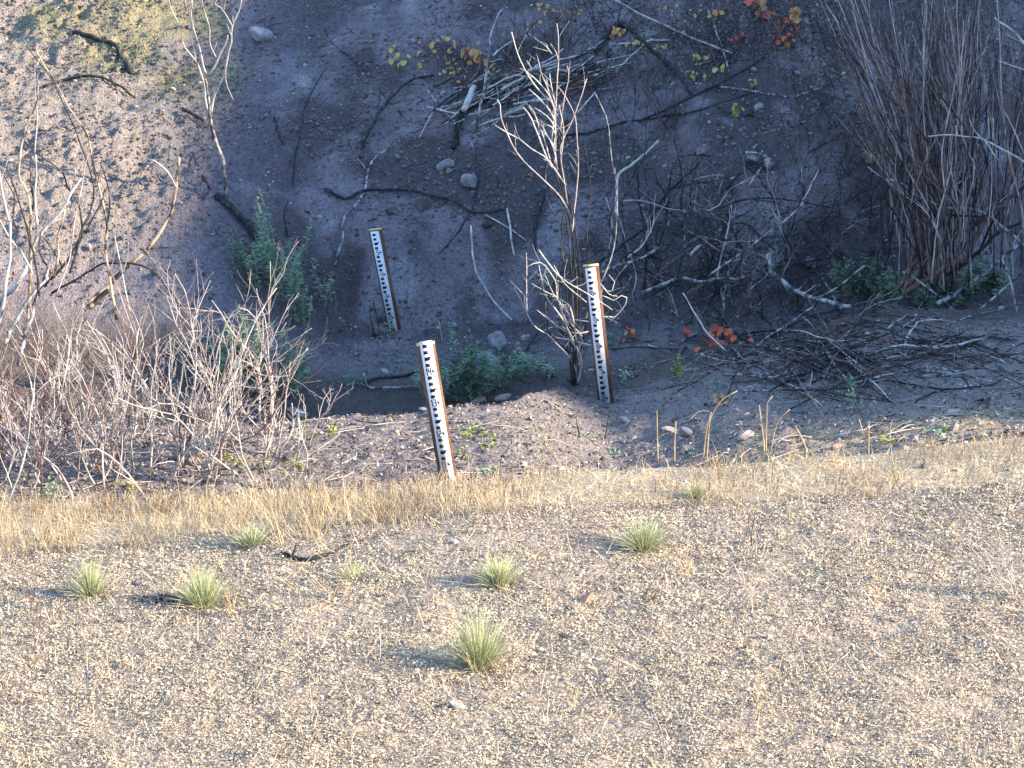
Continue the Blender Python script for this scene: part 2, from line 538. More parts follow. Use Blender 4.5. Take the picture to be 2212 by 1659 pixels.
def staff_gauge(top_px, base_px, Y, numbers, label, part_top, yaw, post_w, post_over, side_gap, base_extra=.35):
    ptop = A(*top_px, Y)
    pb = A(*base_px, Y)
    up = unit(ptop - pb)
    toward = np.array([math.sin(yaw), -math.cos(yaw), 0.0])
    toward = unit(toward - up * np.dot(toward, up))
    right = np.cross(up, -toward); right = unit(right)
    if right[0] < 0: right = -right
    FT = .3048
    W = .334 * FT * 1.06 / 2
    L = np.linalg.norm(ptop - pb)
    root = empty('staff_gauge', pb, label, 'staff gauge', 'staff gauges standing in the gulch')
    o = np.asarray(pb)
    # wooden post behind the plate
    mb = MB()
    pt = ptop - up * post_over
    pl = np.linalg.norm(pt - pb) + base_extra
    c = pt - up * pl / 2 - toward * .026 + right * side_gap
    mb.box(c, right, toward, up, (post_w, .022, pl / 2))
    post = mb.build('post', M['post'], root, origin=o)
    mb = MB()
    mb.box(pt - toward * .026 + right * side_gap + up * .006, right, toward, up, (post_w - .001, .021, .006))
    mb.build('post_end', M['endgrain'], post, origin=o)
    # enamel plate
    mb = MB()
    mb.box((ptop + pb - up * .12) / 2, right, toward, up, (W, .003, (L + .12) / 2))
    plate = mb.build('plate', M['enamel'], root, origin=o)
    first = None
    # marks: top of plate is number[0] + 0.95 ft
    n0 = numbers[0]
    def P(xr, zf):        # xr in plate half widths from centre, zf feet from the top
        return ptop + right * (xr * W) - up * (zf * FT) + toward * .0032
    def poly(pts, name):
        v = [q + toward * .0 for q in pts] + [q + toward * .0009 for q in pts]
        n = len(pts)
        mb = MB()
        fr = [[0, k, k + 1] for k in range(1, n - 1)]
        v2 = np.array(v)
        f = [[n + a, n + b_, n + c_] for a, b_, c_ in fr] + [[a, c_, b_] for a, b_, c_ in fr]
        for k in range(n):
            k2 = (k + 1) % n
            f += [[k, k2, n + k2], [k, n + k2, n + k]]
        mb.add(v2, f)
        return mb.build(name, M['ink'], plate, origin=o)
    nfeet = int(L / FT) + 1
    span = L / FT
    z = .95 - .8 + .0
    k = 0
    zc = .15                 # centre of the first mark below the top
    order = ['block', 'block', 'half', 'block', 'num']
    ni = 0
    while zc < span + .3:
        kind = order[k % 5]
        if zc > span + .05: break
        if kind == 'block':
            poly([P(-.62, zc + .052), P(.10, zc + .052), P(.10, zc - .052), P(-.62, zc - .052)], 'scale_mark')
        elif kind == 'half':
            poly([P(-.62, zc + .058), P(.12, zc + .058), P(.62, zc - .066), P(-.62, zc - .048)], 'half_foot_mark')
        else:
            txt = str(numbers[0] - ni); ni += 1
            poly([P(.30, zc - .075), P(.76, zc + .035), P(.30, zc + .055)], 'foot_mark')
            n = len(txt)
            w = .36 if n == 2 else .44
            x0 = .17 - n * (w + .10)
            mbn = MB()
            for q, ch in enumerate(txt):
                for (xa, ya, xb, yb) in strokes(ch):
                    a = P(x0 + q * (w + .10) + xa * w, zc + .10 - ya * .20)
                    b_ = P(x0 + q * (w + .10) + xb * w, zc + .10 - yb * .20)
                    dd = unit(b_ - a); th = .0042
                    cc = (a + b_) / 2 + toward * .0005
                    mbn.box(cc, dd, np.cross(dd, toward), toward, (np.linalg.norm(b_ - a) / 2 + th * .8, th, .0005 + .0002 * ((xa == xb))))
            mbn.build('numeral', M['ink'], plate, origin=o)
        zc += .2; k += 1
    if part_top:
        # little bolts at the top corners of the plate
        for sx in (-.75, .75):
            mb = MB(); mb.tube([P(sx, .05), P(sx, .05) + toward * .004], .006, 6)
            mb.build('bolt', M['post'], plate, origin=o)
    return root

staff_gauge((919, 737), (972, 1052), 20.4, [14], 'nearest staff gauge in full sun, numbered eleven to fourteen, beside the sandy lip', True, math.radians(3), .080, .040, -.004)
staff_gauge((1275, 579), (1306, 857), 24.9, [10], 'staff gauge with numbers seven to ten among pale twigs of a bare shrub', False, math.radians(-4), .082, -.014, .006, .3)
staff_gauge((809, 500), (852, 724), 30.4, [5], 'farthest staff gauge standing against the smooth burnt bank', False, math.radians(-6), .082, -.012, .010, .3)

# ------------------------------------------------------------------ helpers for sticks and plants
def zdepth(p):
    th = math.radians(PITCH)
    return p[1] * math.cos(th) + (CAM_H - p[2]) * math.sin(th)

def px2m(p, w):
    return w * zdepth(p) / FPX

def gpath(pix, lift=0.0, w=4.0):
    """a path lying on the ground under picture points; lift in metres, one value or one per point"""
    out = []
    for k, q in enumerate(pix):
        g = G(q[0], q[1])
        l = lift[k] if isinstance(lift, (list, tuple)) else lift
        r = px2m(g, w) * .35
        d = ray(q[0], q[1])
        # come forward along the line of sight until clear of the ground by l + r
        g = g - d * ((l + r) / max(.2, -d[2] + .35))
        out.append(g)
    return np.array(out)

def spath(pix, y0=None, lean=0.0):
    """a path standing up from the ground at its first point, staying near one distance"""
    b = G(*pix[0])
    y = b[1] if y0 is None else y0
    n = len(pix)
    out = [A(q[0], q[1], y + lean * k / max(n - 1, 1)) for k, q in enumerate(pix)]
    if y0 is None:
        out[0] = b - np.array([0, 0, .03])
    return np.array(out)

def add_stick(mb, pts, w, rs, n=None, k=5, knot=.18, twigs=0, twl=(.08, .25), twr=.45, up=.3):
    """a crooked, tapering stick with optional side twigs; w in picture units (start, end)"""
    pts = np.asarray(pts, float)
    L = np.linalg.norm(np.diff(pts, axis=0), axis=1).sum()
    r0 = px2m(pts[0], w[0]) / 2; r1 = px2m(pts[-1], w[1]) / 2
    n = n or int(np.clip(L / .07, 5, 26))
    s = crooked(pts, n, min(r0 * knot * 2, .012), rs)
    r = np.linspace(r0, r1, n) * (1 + rs.normal(0, .07, n))
    mb.tube(s, r, k)
    for _ in range(twigs):
        i = rs.integers(int(n * .15), n - 1)
        d = unit(s[min(i + 1, n - 1)] - s[i - 1])
        side = unit(np.cross(d, rs.normal(0, 1, 3)))
        dd = unit(d * .7 + side * .8 + np.array([0, 0, up]))
        l = rs.uniform(*twl)
        rr = r[i] * twr
        q = np.array([s[i], s[i] + dd * l * .5 + rs.normal(0, .02, 3) * l, s[i] + unit(dd + side * .2 + np.array([0, 0, .15])) * l])
        mb.tube(spline(q, 5), np.linspace(rr, rr * .45, 5), 4)
    return s, r

def stick(name, label, cat, m, path, w, seed, group=None, k=6, twigs=0, knot=.18, parent=None, twl=(.08, .25), twr=.45):
    rs = np.random.default_rng(seed)
    mb = MB()
    add_stick(mb, path, w, rs, k=k, twigs=twigs, knot=knot, twl=twl, twr=twr)
    o = mb.build(name, M[m], parent, smooth=True, origin=np.asarray(path[0]) if parent is None else None)
    if parent is None:
        tag(o, label, cat, group)
    return o

def leaves(mb, c, d, nrm, ln, wd, fold=.25):
    """many lance-shaped leaves at once: base points c, directions d, normals, lengths, widths"""
    c = np.asarray(c, float); n = len(c)
    d = d / (np.linalg.norm(d, axis=1)[:, None] + 1e-9)
    s = np.cross(d, nrm); s /= np.linalg.norm(s, axis=1)[:, None] + 1e-9
    u = np.cross(s, d)
    ln = np.broadcast_to(ln, (n,))[:, None]; wd = np.broadcast_to(wd, (n,))[:, None]
    v = np.stack([c, c + d * ln * .42 + s * wd / 2 + u * wd * fold, c + d * ln - u * ln * .12, c + d * ln * .42 - s * wd / 2 + u * wd * fold], 1).reshape(-1, 3)
    f = np.arange(n)[:, None] * 4 + np.array([[0, 1, 2, 3]])
    mb.add(v, f)

def blades(mb, base, tip_off, wd, bend):
    """grass blades: a two-step ribbon each, bent over at the tip"""
    n = len(base)
    side = np.cross(tip_off, np.array([0, 0, 1.0])) + RNG.normal(0, 1, (n, 3)) * .5 * np.linalg.norm(tip_off, axis=1)[:, None]
    side /= np.linalg.norm(side, axis=1)[:, None] + 1e-9
    wd = np.broadcast_to(wd, (n,))[:, None] / 2
    mid = base + tip_off * .55 - bend * .18
    tip = base + tip_off + bend * .35
    v = np.stack([base - side * wd, base + side * wd, mid + side * wd * .8, mid - side * wd * .8, tip], 1).reshape(-1, 3)
    i = np.arange(n)[:, None] * 5
    mb.add(v, i + np.array([[0, 1, 2, 3]]))
    b0 = mb.n - len(v)
    mb.f3.append(i + np.array([[3, 2, 4]]) + b0)

def gnormal(x, y, e=.06):
    dx = (ground_z(x + e, y) - ground_z(x - e, y)) / (2 * e)
    dy = (ground_z(x, y + e) - ground_z(x, y - e)) / (2 * e)
    n = np.stack([-dx, -dy, np.ones_like(dx)], -1)
    return n / np.linalg.norm(n, axis=-1)[..., None]

def stuff(name, mb, m, smooth=False):
    o = mb.build(name, M[m], smooth=smooth)
    tag(o, kind='stuff')
    return o

# ------------------------------------------------------------------ rocks
def rock_mesh(seed, flat_=.75):
    rs = np.random.default_rng(seed)
    import bmesh
    bm = bmesh.new()
    bmesh.ops.create_icosphere(bm, subdivisions=3, radius=1)
    planes = [(unit(rs.normal(0, 1, 3)), rs.uniform(.42, .8)) for _ in range(8)]
    for v in bm.verts:
        p = np.array(v.co)
        for nn, dd in planes:
            t = np.dot(p, nn)
            if t > dd:
                p = p - nn * (t - dd) * .98
        q = vnoise(np.array([p[0] * 3 + 9 + p[2] * 1.7]), np.array([p[1] * 3 + 5 - p[2] * 2.1]), seed)[0]
        p = p * (.93 + .14 * q)
        v.co = p
    me = bpy.data.meshes.new('rock')
    bm.to_mesh(me); bm.free()
    return me
ROCKS = [rock_mesh(s) for s in range(6)]

def rock(dx, dy, w, h, m, label, seed, sink=.32, group=None):
    rs = np.random.default_rng(seed + 500)
    g = G(dx, dy + h * .35)
    r = px2m(g, w) / 2; rz = px2m(g, h) / 2
    me = ROCKS[seed % 6].copy()
    me.materials.append(M[m])
    o = bpy.data.objects.new('rock', me)
    COL.objects.link(o)
    o.scale = (r * 1.1, max(rz, r * .65) * 1.0, rz * 1.12)
    o.rotation_euler = (rs.uniform(-.2, .2), rs.uniform(-.25, .25), rs.uniform(-.7, .7))
    o.location = g + np.array([0, 0, rz * (1 - sink) * .75])
    return tag(o, label, 'rock', group or 'loose rocks on the slope and banks')

for q in [
    (562, 72, 58, 40, 'rockgrey', 'broad grey rock at the top of the burnt slope behind the tall sapling', 1),
    (966, 353, 46, 30, 'rockgrey', 'grey angular rock half way up the burnt slope below the pile of pale sticks', 2),
    (1013, 386, 34, 42, 'rockgrey', 'upright grey stone with dark underside next to the angular rock on the slope', 3),
    (912, 438, 42, 34, 'rockdark', 'round sooty stone just below the long charred branch across the slope', 4),
    (842, 458, 26, 18, 'rockdark', 'small black stone above the top of the farthest staff gauge', 5),
    (1036, 308, 20, 15, 'rockgrey', 'small grey stone at the foot of the ash streaked upright stick', 0),
    (891, 88, 15, 13, 'rockgrey', 'small whitish stone beside the orange leaved sprig on the slope', 1),
    (1058, 481, 32, 22, 'rockdark', 'dark grey stone under the elbow of the long charred branch', 2),
    (1113, 237, 34, 18, 'rockgrey', 'bluish stone tucked under the pile of pale sticks', 3),
    (1385, 145, 24, 16, 'rockgrey', 'pale stone lying behind the pile of pale sticks', 4),
    (1628, 151, 20, 15, 'rockgrey', 'pale stone above the long dark curved branch high on the slope', 5),
    (1722, 156, 18, 12, 'rockgrey', 'small pale stone between the dark curved branch and the willow thicket', 0),
    (1655, 37, 18, 12, 'rockgrey', 'small grey stone among red leaves at the top of the slope', 1),
    (1640, 229, 28, 22, 'rockgrey', 'pale stone below the dark and pale curved branch', 2),
    (1695, 238, 20, 15, 'rockgrey', 'white blocky stone on the dark soil between small pale stones', 3),
    (1736, 265, 11, 15, 'rockgrey', 'small upright pale stone left of the willow thicket', 4),
    (2070, 156, 13, 24, 'rockgrey', 'narrow pale stone seen through the willow stems', 5),
    (1832, 201, 14, 9, 'rockgrey', 'small pale stone at the left edge of the willow thicket', 0),
    (1879, 338, 40, 36, 'rockrust', 'brownish boulder bedded in the ledge left of the willow', 1),
    (1677, 552, 48, 72, 'rockgrey', 'large smooth grey boulder leaning on the bank below the burnt tangle', 2),
    (1751, 562, 22, 36, 'rockgrey', 'upright light grey stone right of the large smooth boulder', 3),
    (2138, 602, 62, 40, 'rockdark', 'dark boulder under the willow trunks beside the green undergrowth', 4),
    (1077, 742, 56, 62, 'rockgrey', 'light grey boulder standing in the green plants of the channel', 5),
    (1047, 771, 46, 40, 'rockgrey', 'lower grey boulder in the channel beside the green plants', 0),
    (834, 803, 30, 17, 'rockgrey', 'rounded grey cobble in the dark channel bed', 1),
    (1037, 863, 38, 24, 'rocktan', 'rounded tan cobble on the bench edge left of the middle gauge', 2),
    (1086, 856, 34, 17, 'rocktan', 'low tan cobble on the bench edge next to the rounded one', 3),
    (1130, 728, 14, 15, 'rocktan', 'small pale pointed stone on the far side of the channel', 4),
    (982, 703, 20, 14, 'rockgrey', 'small grey stone on the bank above the channel plants', 5),
    (913, 884, 22, 15, 'rockgrey', 'white rounded cobble just left of the nearest staff gauge', 0),
    (641, 890, 52, 15, 'rocktan', 'flat tan stone on the bench edge beside the thicket of bare twigs', 1),
    (1716, 858, 15, 13, 'rockgrey', 'small pale stone in front of the brush pile', 2),
    (2060, 888, 30, 19, 'rocktan', 'pale flat stone at the edge of the shade on the sandy slope', 3),
    (2057, 922, 27, 23, 'rocktan', 'sunlit pale stone beside a small green plant on the sandy slope', 4),
    (1350, 907, 34, 13, 'rockgrey', 'flat pale stone on the ashy bench in front of the middle gauge', 5),
    (1443, 928, 36, 24, 'rocktan', 'half buried cobble on the bench, paired with a darker one', 0),
    (1481, 931, 28, 24, 'rockgrey', 'greyer cobble of the half buried pair on the bench', 1),
    (1615, 938, 44, 24, 'rocktan', 'broad low boulder half buried in the shaded sand', 2),
    (1808, 964, 32, 17, 'rockrust', 'pinkish stone in the sunlit debris beyond the sandy lip', 3),
    (1265, 1291, 38, 26, 'rockrust', 'rust coloured block of stone in the straw litter of the near bank', 4),
    (1238, 1311, 24, 11, 'rocktan', 'flat pale stone in front of the rust coloured block', 5),
    (1171, 1405, 24, 18, 'rocktan', 'tan stone in the straw litter right of the tallest grass tuft', 0),
    (985, 1522, 42, 24, 'rocktan', 'broad whitish stone sunk in the litter below the tallest grass tuft', 1),
    (996, 1492, 17, 12, 'rockgrey', 'small white stone above the broad whitish one', 2),
    (1446, 1404, 16, 11, 'rockrust', 'small orange stone in the straw litter of the near bank', 3),
    (1114, 1299, 14, 10, 'rocktan', 'small pale stone left of the rust coloured block', 4),
    (193, 533, 22, 18, 'rocktan', 'pale stone on the sunlit slope between the scorched stems', 5),
    (373, 191, 13, 11, 'rocktan', 'small pale stone on the sunlit slope left of the tall sapling', 0),
    (350, 237, 14, 11, 'rocktan', 'small rounded stone at the shade edge of the sunlit slope', 1),
    (296, 230, 12, 9, 'rocktan', 'small white stone beside the arched charred root', 2),
    (690, 468, 16, 12, 'rockgrey', 'small blue grey stone on the burnt slope above the leafy plant', 3),
    (1365, 945, 20, 12, 'rocktan', 'small tan stone on the sunlit edge of the bench', 4),
]:
    rock(q[0], q[1], q[2], q[3], q[4], q[5], q[6])

# ------------------------------------------------------------------ sticks and branches lying on or rising from the burnt slope
SL = 'charred branches lying on the burnt slope'
lay = lambda pts, lift=.02, w=4: gpath(pts, lift, w)
for k, (m, w, pts, label, tw) in enumerate([
    ('charred', (12, 10), [(282, 157), (260, 117), (245, 95), (200, 83), (160, 67)], 'thick bent charred branch on the grassy sunlit corner of the slope', 2),
    ('charred', (7, 5), [(93, 187), (140, 173), (183, 165), (207, 165), (253, 183), (293, 213)], 'arched charred root on the sunlit slope below the thick bent branch', 3),
    ('charred', (5, 3), [(633, 400), (635, 350), (643, 310), (653, 267), (657, 240), (680, 187), (705, 147)], 'slender charred stick with a pale tip standing on the burnt slope', 3),
    ('ashen', (4, 2.5), [(537, 277), (567, 253), (600, 227)], 'short grey stick lying aslant above the slender charred one', 1),
    ('charred', (5, 4), [(592, 253), (601, 284), (610, 313)], 'short straight charred stick beside the slender charred one', 0),
    ('charred', (9, 8), [(395, 237), (437, 257)], 'stubby charred log behind the trunk of the tall sapling', 0),
    ('charred', (15, 13), [(468, 420), (510, 457), (540, 493), (560, 520)], 'broad flat charred log pointing down to the leafy plant', 0),
    ('charred', (5, 4), [(417, 333), (427, 360), (453, 407)], 'charred stick left of the foot of the tall sapling', 2),
    ('charred', (9, 5), [(784, 317), (794, 287), (810, 260), (824, 233), (854, 200), (887, 177), (937, 160)], 'big curved charred branch reaching up to the orange leaves', 2),
    ('charred', (3, 3), [(700, 60), (715, 90), (737, 110), (797, 160), (824, 200), (870, 250)], 'thin charred stick running down from the upper slope', 1),
    ('ashen', (7, 4), [(723, 572), (739, 517), (741, 477), (764, 450), (787, 410), (797, 363), (814, 337), (854, 310), (862, 285)], 'ash streaked branch climbing from beside the farthest gauge', 2),
    ('charred', (8, 6), [(702, 408), (723, 422), (753, 428), (787, 411), (854, 410), (910, 415), (977, 433), (1020, 457), (1047, 460), (1092, 450)], 'long charred branch lying level across the middle of the slope', 2),
    ('bleached', (5, 4.5), [(1095, 450), (1102, 493), (1110, 553)], 'pale stick hanging down from the elbow of the long charred branch', 0),
    ('charred', (5, 3), [(1020, 460), (1024, 433), (1034, 393), (1029, 350), (1027, 327)], 'thin dark stick running up past the upright grey stone', 1),
    ('bleached', (5, 4), [(1017, 487), (1022, 553), (1030, 590), (1054, 633), (1080, 666), (1107, 690)], 'curved pale stick on the smooth bank between the two farther gauges', 0),
    ('bleached', (3.5, 2.5), [(1047, 463), (1097, 490), (1137, 520)], 'thin pale stick under the long charred branch', 0),
    ('charred', (5, 3), [(1014, 463), (990, 500), (950, 547)], 'dark stick slanting down left under the long charred branch', 0),
    ('charred', (9, 7), [(1174, 413), (1166, 450), (1160, 483), (1152, 540)], 'thick charred branch behind the bare shrub at the middle gauge', 0),
    ('charred', (6, 4), [(1200, 300), (1230, 290), (1270, 287), (1317, 273), (1370, 260), (1474, 247)], 'long dark branch with pale patches crossing behind the bare white shrub', 4),
    ('charred', (12, 9), [(1287, 112), (1317, 73), (1337, 50), (1364, 67), (1397, 97), (1437, 133), (1474, 170), (1494, 203)], 'charred branch bent like a roof above the pile of pale sticks', 1),
    ('bleached', (4.5, 4), [(1310, -10), (1330, 0), (1377, 27), (1474, 72), (1525, 93), (1581, 113)], 'long straight pale stick running down from the top of the slope', 2),
    ('bleached', (5, 4), [(1330, 157), (1362, 123), (1397, 90)], 'pale stick leaning on the bent charred branch', 0),
    ('bleached', (4, 3), [(1317, 96), (1387, 90), (1404, 87), (1450, 87)], 'pale stick lying level under the bent charred branch', 0),
    ('charred', (6, 4), [(1380, 262), (1435, 238), (1498, 207), (1575, 170), (1635, 133), (1662, 103), (1688, 63), (1725, 7)], 'long dark curved branch rising to the red leaves', 2),
    ('ashen', (5, 4), [(1575, 153), (1555, 87), (1528, 20)], 'ash grey stick standing by the long dark curved branch', 1),
    ('ashen', (5, 4), [(1475, 173), (1558, 187), (1625, 197), (1682, 207), (1722, 207), (1768, 190)], 'dark and pale curved branch lying below the long dark curved one', 2),
    ('charred', (4, 3), [(1475, 247), (1542, 227), (1618, 203)], 'thin dark stick parallel to the long dark curved branch', 0),
    ('ashen', (26, 22), [(1612, 338), (1642, 342), (1668, 358)], 'short fat burnt log with a grey ash top on the slope', 0),
    ('bleached', (4.5, 4), [(1648, 356), (1618, 400)], 'pale stick propped against the short fat burnt log', 0),
    ('charred', (4, 3), [(1745, 330), (1800, 300), (1850, 268), (1875, 270)], 'thin charred stem arching at the left of the willow thicket', 2),
    ('bleached', (3, 3), [(1400, 745), (1420, 752), (1475, 766), (1575, 780)], 'pale stick lying on the bench in front of the red leaves', 0),
    ('charred', (7, 5), [(915, 800), (870, 812), (820, 815), (790, 826)], 'dark driftwood branch lying in the channel bed', 2),
    ('ashen', (6, 5), [(905, 833), (850, 836), (800, 838), (786, 810), (793, 797)], 'grey forked driftwood in the channel bed by the nearest gauge', 1),
    ('ashen', (3, 2.5), [(1183, 885), (1240, 868), (1306, 862), (1350, 860)], 'thin pale stick on the bench in front of the middle gauge', 0),
    ('ashen', (3, 2.5), [(1180, 866), (1205, 886), (1240, 893), (1300, 873)], 'curved thin stick crossing another on the bench before the middle gauge', 0),
    ('charred', (5, 4), [(1165, 715), (1145, 742), (1130, 763), (1090, 770), (1086, 790), (1105, 812)], 'charred root looping over the channel edge by the green plants', 1),
]):
    g_ = SL if m == 'charred' else None
    cat = 'log' if ' log' in label else ('root' if ' root' in label else ('branch' if 'branch' in label else 'stick'))
    nm = {'log': 'charred_log', 'root': 'exposed_root', 'branch': 'fallen_branch', 'stick': 'fallen_stick'}[cat]
    stick(nm, label, cat, m, lay(pts, .02 + .02 * (k % 3), w[0]), w, 100 + k, group=g_, twigs=tw)

# sticks that stand up from the slope or the pile
for k, (m, w, pts, y0, lean, label, tw) in enumerate([
    ('ashen', (9, 4), [(1017, 321), (1027, 288), (1036, 244), (1044, 201), (1050, 159), (1057, 115), (1063, 70), (1078, 30), (1088, 18)], None, .6, 'ash streaked pole standing in front of the pale sticks', 3),
    ('bleached', (7, 5), [(1334, 467), (1332, 430), (1337, 377), (1364, 357), (1387, 337), (1420, 304)], 29.5, .8, 'pale thick limb bent upward right of the bare white shrub', 1),
    ('ashen', (5, 3.5), [(1530, 597), (1592, 553), (1635, 523), (1675, 493), (1725, 450), (1738, 427), (1768, 368)], 27.9, .9, 'pale grey branch sweeping up to the right out of the burnt tangle', 2),
    ('charred', (4, 3), [(1604, 480), (1623, 492), (1646, 518), (1660, 545)], 29.2, -.3, 'dark upper arm of the ash flecked trunk by the large boulder', 0),
    ('ashen', (9, 10), [(1658, 545), (1668, 586), (1695, 613), (1722, 630), (1758, 643), (1795, 653), (1838, 666)], 28.9, -.6, 'ash flecked trunk lying between the large boulder and the brush pile', 3),
    ('ashen', (4, 3.5), [(1755, 645), (1795, 630), (1868, 573)], 28.0, .5, 'pale grey stick rising from the brush pile toward the green undergrowth', 0),
    ('bleached', (4, 3), [(1602, 776), (1562, 753), (1525, 716), (1502, 676), (1475, 633)], 26.4, .9, 'reddish pale stick leaning up left from the red leaves', 1),
    ('ashen', (4, 3), [(1602, 783), (1642, 740), (1688, 710), (1755, 663)], 26.3, .9, 'pale stick leaning up right from the red leaves', 1),
    ('charred', (5, 4), [(1895, 590), (1905, 545), (1902, 480), (1902, 420)], 28.6, .3, 'black upright stem in front of the willow undergrowth', 0),
    ('ashen', (5, 4), [(2205, 715), (2190, 640), (2178, 590), (2165, 562)], 27.6, .3, 'grey bent stem standing on the mound right of the willow', 0),
    ('charred', (3.5, 2), [(1000, 290), (1010, 250), (1035, 200), (1046, 161)], 33.0, .4, 'thin dark stick beside the ash streaked pole', 0),
    ('charred', (4, 2), [(812, 735), (803, 700), (798, 665)], None, .1, 'short black spike left of the farthest gauge foot', 0),
    ('charred', (4, 2), [(822, 735), (814, 690), (805, 648)], None, .1, 'taller black spike beside the farthest gauge foot', 0),
    ('charred', (5, 2), [(625, 520), (614, 470), (622, 432)], None, .1, 'black spike behind the top of the leafy plant', 0),
]):
    stick('standing_branch', label, 'branch', m, spath(pts, y0, lean), w, 200 + k, group='branches rising from the burnt slope', twigs=tw)

# ------------------------------------------------------------------ the pile of pale sticks
q5 = lambda L: [(853 + x * .1929, 51 + y * .1929) for x, y in L]
pile = empty('stick_pile', G(1160, 215), 'pile of long pale and charred sticks laid together on the upper burnt slope', 'stick pile')
PILE = [
    ('barkred', 6, [(550, 940), (720, 780), (990, 590)]), ('bleached', 5, [(690, 790), (850, 690), (1000, 570)]),
    ('barkred', 5, [(800, 700), (920, 540), (980, 360)]), ('bleached', 5, [(1030, 730), (1250, 620), (1450, 540), (1700, 450), (1920, 380), (2212, 340)]),
    ('bleached', 7, [(1190, 740), (1320, 665), (1450, 600)]), ('barkred', 5, [(1240, 760), (1470, 620)]), ('bleached', 6, [(1180, 820), (1350, 750), (1550, 670)]),
    ('bleached', 4.5, [(1280, 870), (1560, 790)]), ('bleached', 5.5, [(360, 930), (560, 980), (720, 1010)]), ('ashen', 5, [(640, 910), (800, 860), (980, 790)]),
    ('bleached', 7, [(940, 1150), (1100, 1085), (1250, 1030)]), ('bleached', 8, [(1270, 1010), (1430, 940)]), ('bleached', 6, [(1270, 1040), (1380, 1050), (1450, 1010)]),
    ('ashen', 5, [(830, 1020), (1100, 950)]), ('bleached', 15, [(770, 970), (830, 830), (890, 690)]), ('bleached', 6, [(1700, 520), (1900, 450), (2100, 400)]),
    ('bleached', 5, [(1480, 540), (1700, 470), (1830, 440)]), ('bleached', 4, [(1830, 510), (2030, 580)]), ('bleached', 4, [(1750, 660), (1910, 665)]),
    ('bleached', 4.5, [(1100, 360), (1200, 270), (1320, 195)]), ('bleached', 4, [(1060, 430), (1200, 390)]), ('ashen', 4, [(1280, 510), (1500, 540), (1640, 590)]),
    ('barkred', 4, [(170, 1220), (300, 1180), (420, 1090), (540, 1000)]), ('ashen', 4, [(360, 740), (520, 950), (680, 1110)]), ('bleached', 3, [(430, 990), (350, 1130), (270, 1280)]),
    ('charred', 14, [(650, 1390), (690, 1220), (740, 1020), (850, 930), (950, 870), (1100, 820), (1300, 760), (1560, 680)]),
    ('bleached', 5, [(1980, 700), (2110, 640), (2250, 560)]), ('barkred', 5, [(1900, 820), (2080, 730), (2260, 650)]), ('bleached', 4, [(2040, 1000), (2150, 880), (2250, 760)]),
]
rs = np.random.default_rng(77)
for k in range(95):
    x = rs.uniform(600, 2500); t = (x - 600) / 1900
    y = 960 - 560 * t + rs.normal(0, 120); l = rs.uniform(150, 560); s_ = rs.normal(-.42, .16)
    PILE.append((rs.choice(['bleached', 'ashen', 'charred', 'charred', 'barkred', 'bleached']), rs.uniform(2.2, 5), [(x - l / 2, y - s_ * l / 2), (x + rs.normal(0, 14), y + rs.normal(0, 14)), (x + l / 2, y + s_ * l / 2)]))
for k, (m, w, L) in enumerate(PILE):
    P_ = gpath(q5(L), .02 + .05 * (k % 5), w)
    stick('stick', None, None, m, P_ - np.array(pile.location), (w, w * .8), 300 + k, parent=pile, twigs=0, k=5) if False else None
    rs_ = np.random.default_rng(300 + k)
    mb = MB(); add_stick(mb, P_, (w, w * .75), rs_, k=5, twigs=int(rs_.integers(0, 3)) if w < 5 else 0)
    mb.build('stick', M[m], pile, smooth=True, origin=np.array(pile.location))

# ------------------------------------------------------------------ brush pile on the bench, right
q6 = lambda L: [(1475 + x / 3, 553 + y / 3) for x, y in L]
brush = empty('brush_pile', G(1900, 770), 'low wide pile of tangled charred brush on the bench under the willow', 'brush pile')
BR = [
    ('bleached', 4.5, [(650, 480), (780, 490), (960, 545), (1100, 545)], .3), ('bleached', 7, [(1300, 600), (1450, 580), (1650, 590), (1800, 570), (1950, 535)], .25),
    ('bleached', 4, [(1810, 590), (2000, 650), (2090, 690)], .2), ('bleached', 4, [(1550, 780), (1690, 755), (1810, 740)], .15), ('bleached', 5, [(1060, 660), (1160, 760), (1270, 850), (1350, 940)], .2),
    ('bleached', 7, [(630, 800), (700, 840), (800, 890), (900, 970)], .12), ('ashen', 4.5, [(390, 870), (700, 870), (950, 865)], .1), ('ashen', 5, [(310, 790), (340, 770), (430, 775), (640, 790), (760, 760)], .18),
    ('ashen', 5, [(0, 640), (150, 650), (300, 680), (640, 690)], .1), ('ashen', 4, [(430, 705), (560, 725), (660, 735)], .1), ('bleached', 6, [(1440, 570), (1490, 470), (1540, 420), (1680, 410)], .22),
    ('charred', 5, [(1700, 860), (1600, 900), (1510, 945)], .05), ('bleached', 3.5, [(1430, 450), (1530, 400), (1560, 430)], .3), ('charred', 4, [(1000, 280), (1300, 380), (1660, 400)], .25),
    ('ashen', 4, [(1150, 830), (1280, 890), (1330, 900), (1390, 830)], .12), ('charred', 5, [(1000, 350), (1200, 430), (1500, 560), (1830, 720)], .28), ('bleached', 3.5, [(640, 530), (645, 640)], .35),
    ('bleached', 3.5, [(1150, 680), (1160, 830)], .2), ('charred', 4.5, [(640, 770), (720, 640), (770, 480)], .4), ('charred', 5, [(1400, 820), (1700, 860), (2010, 830), (2070, 770)], .12),
]
rs = np.random.default_rng(78)
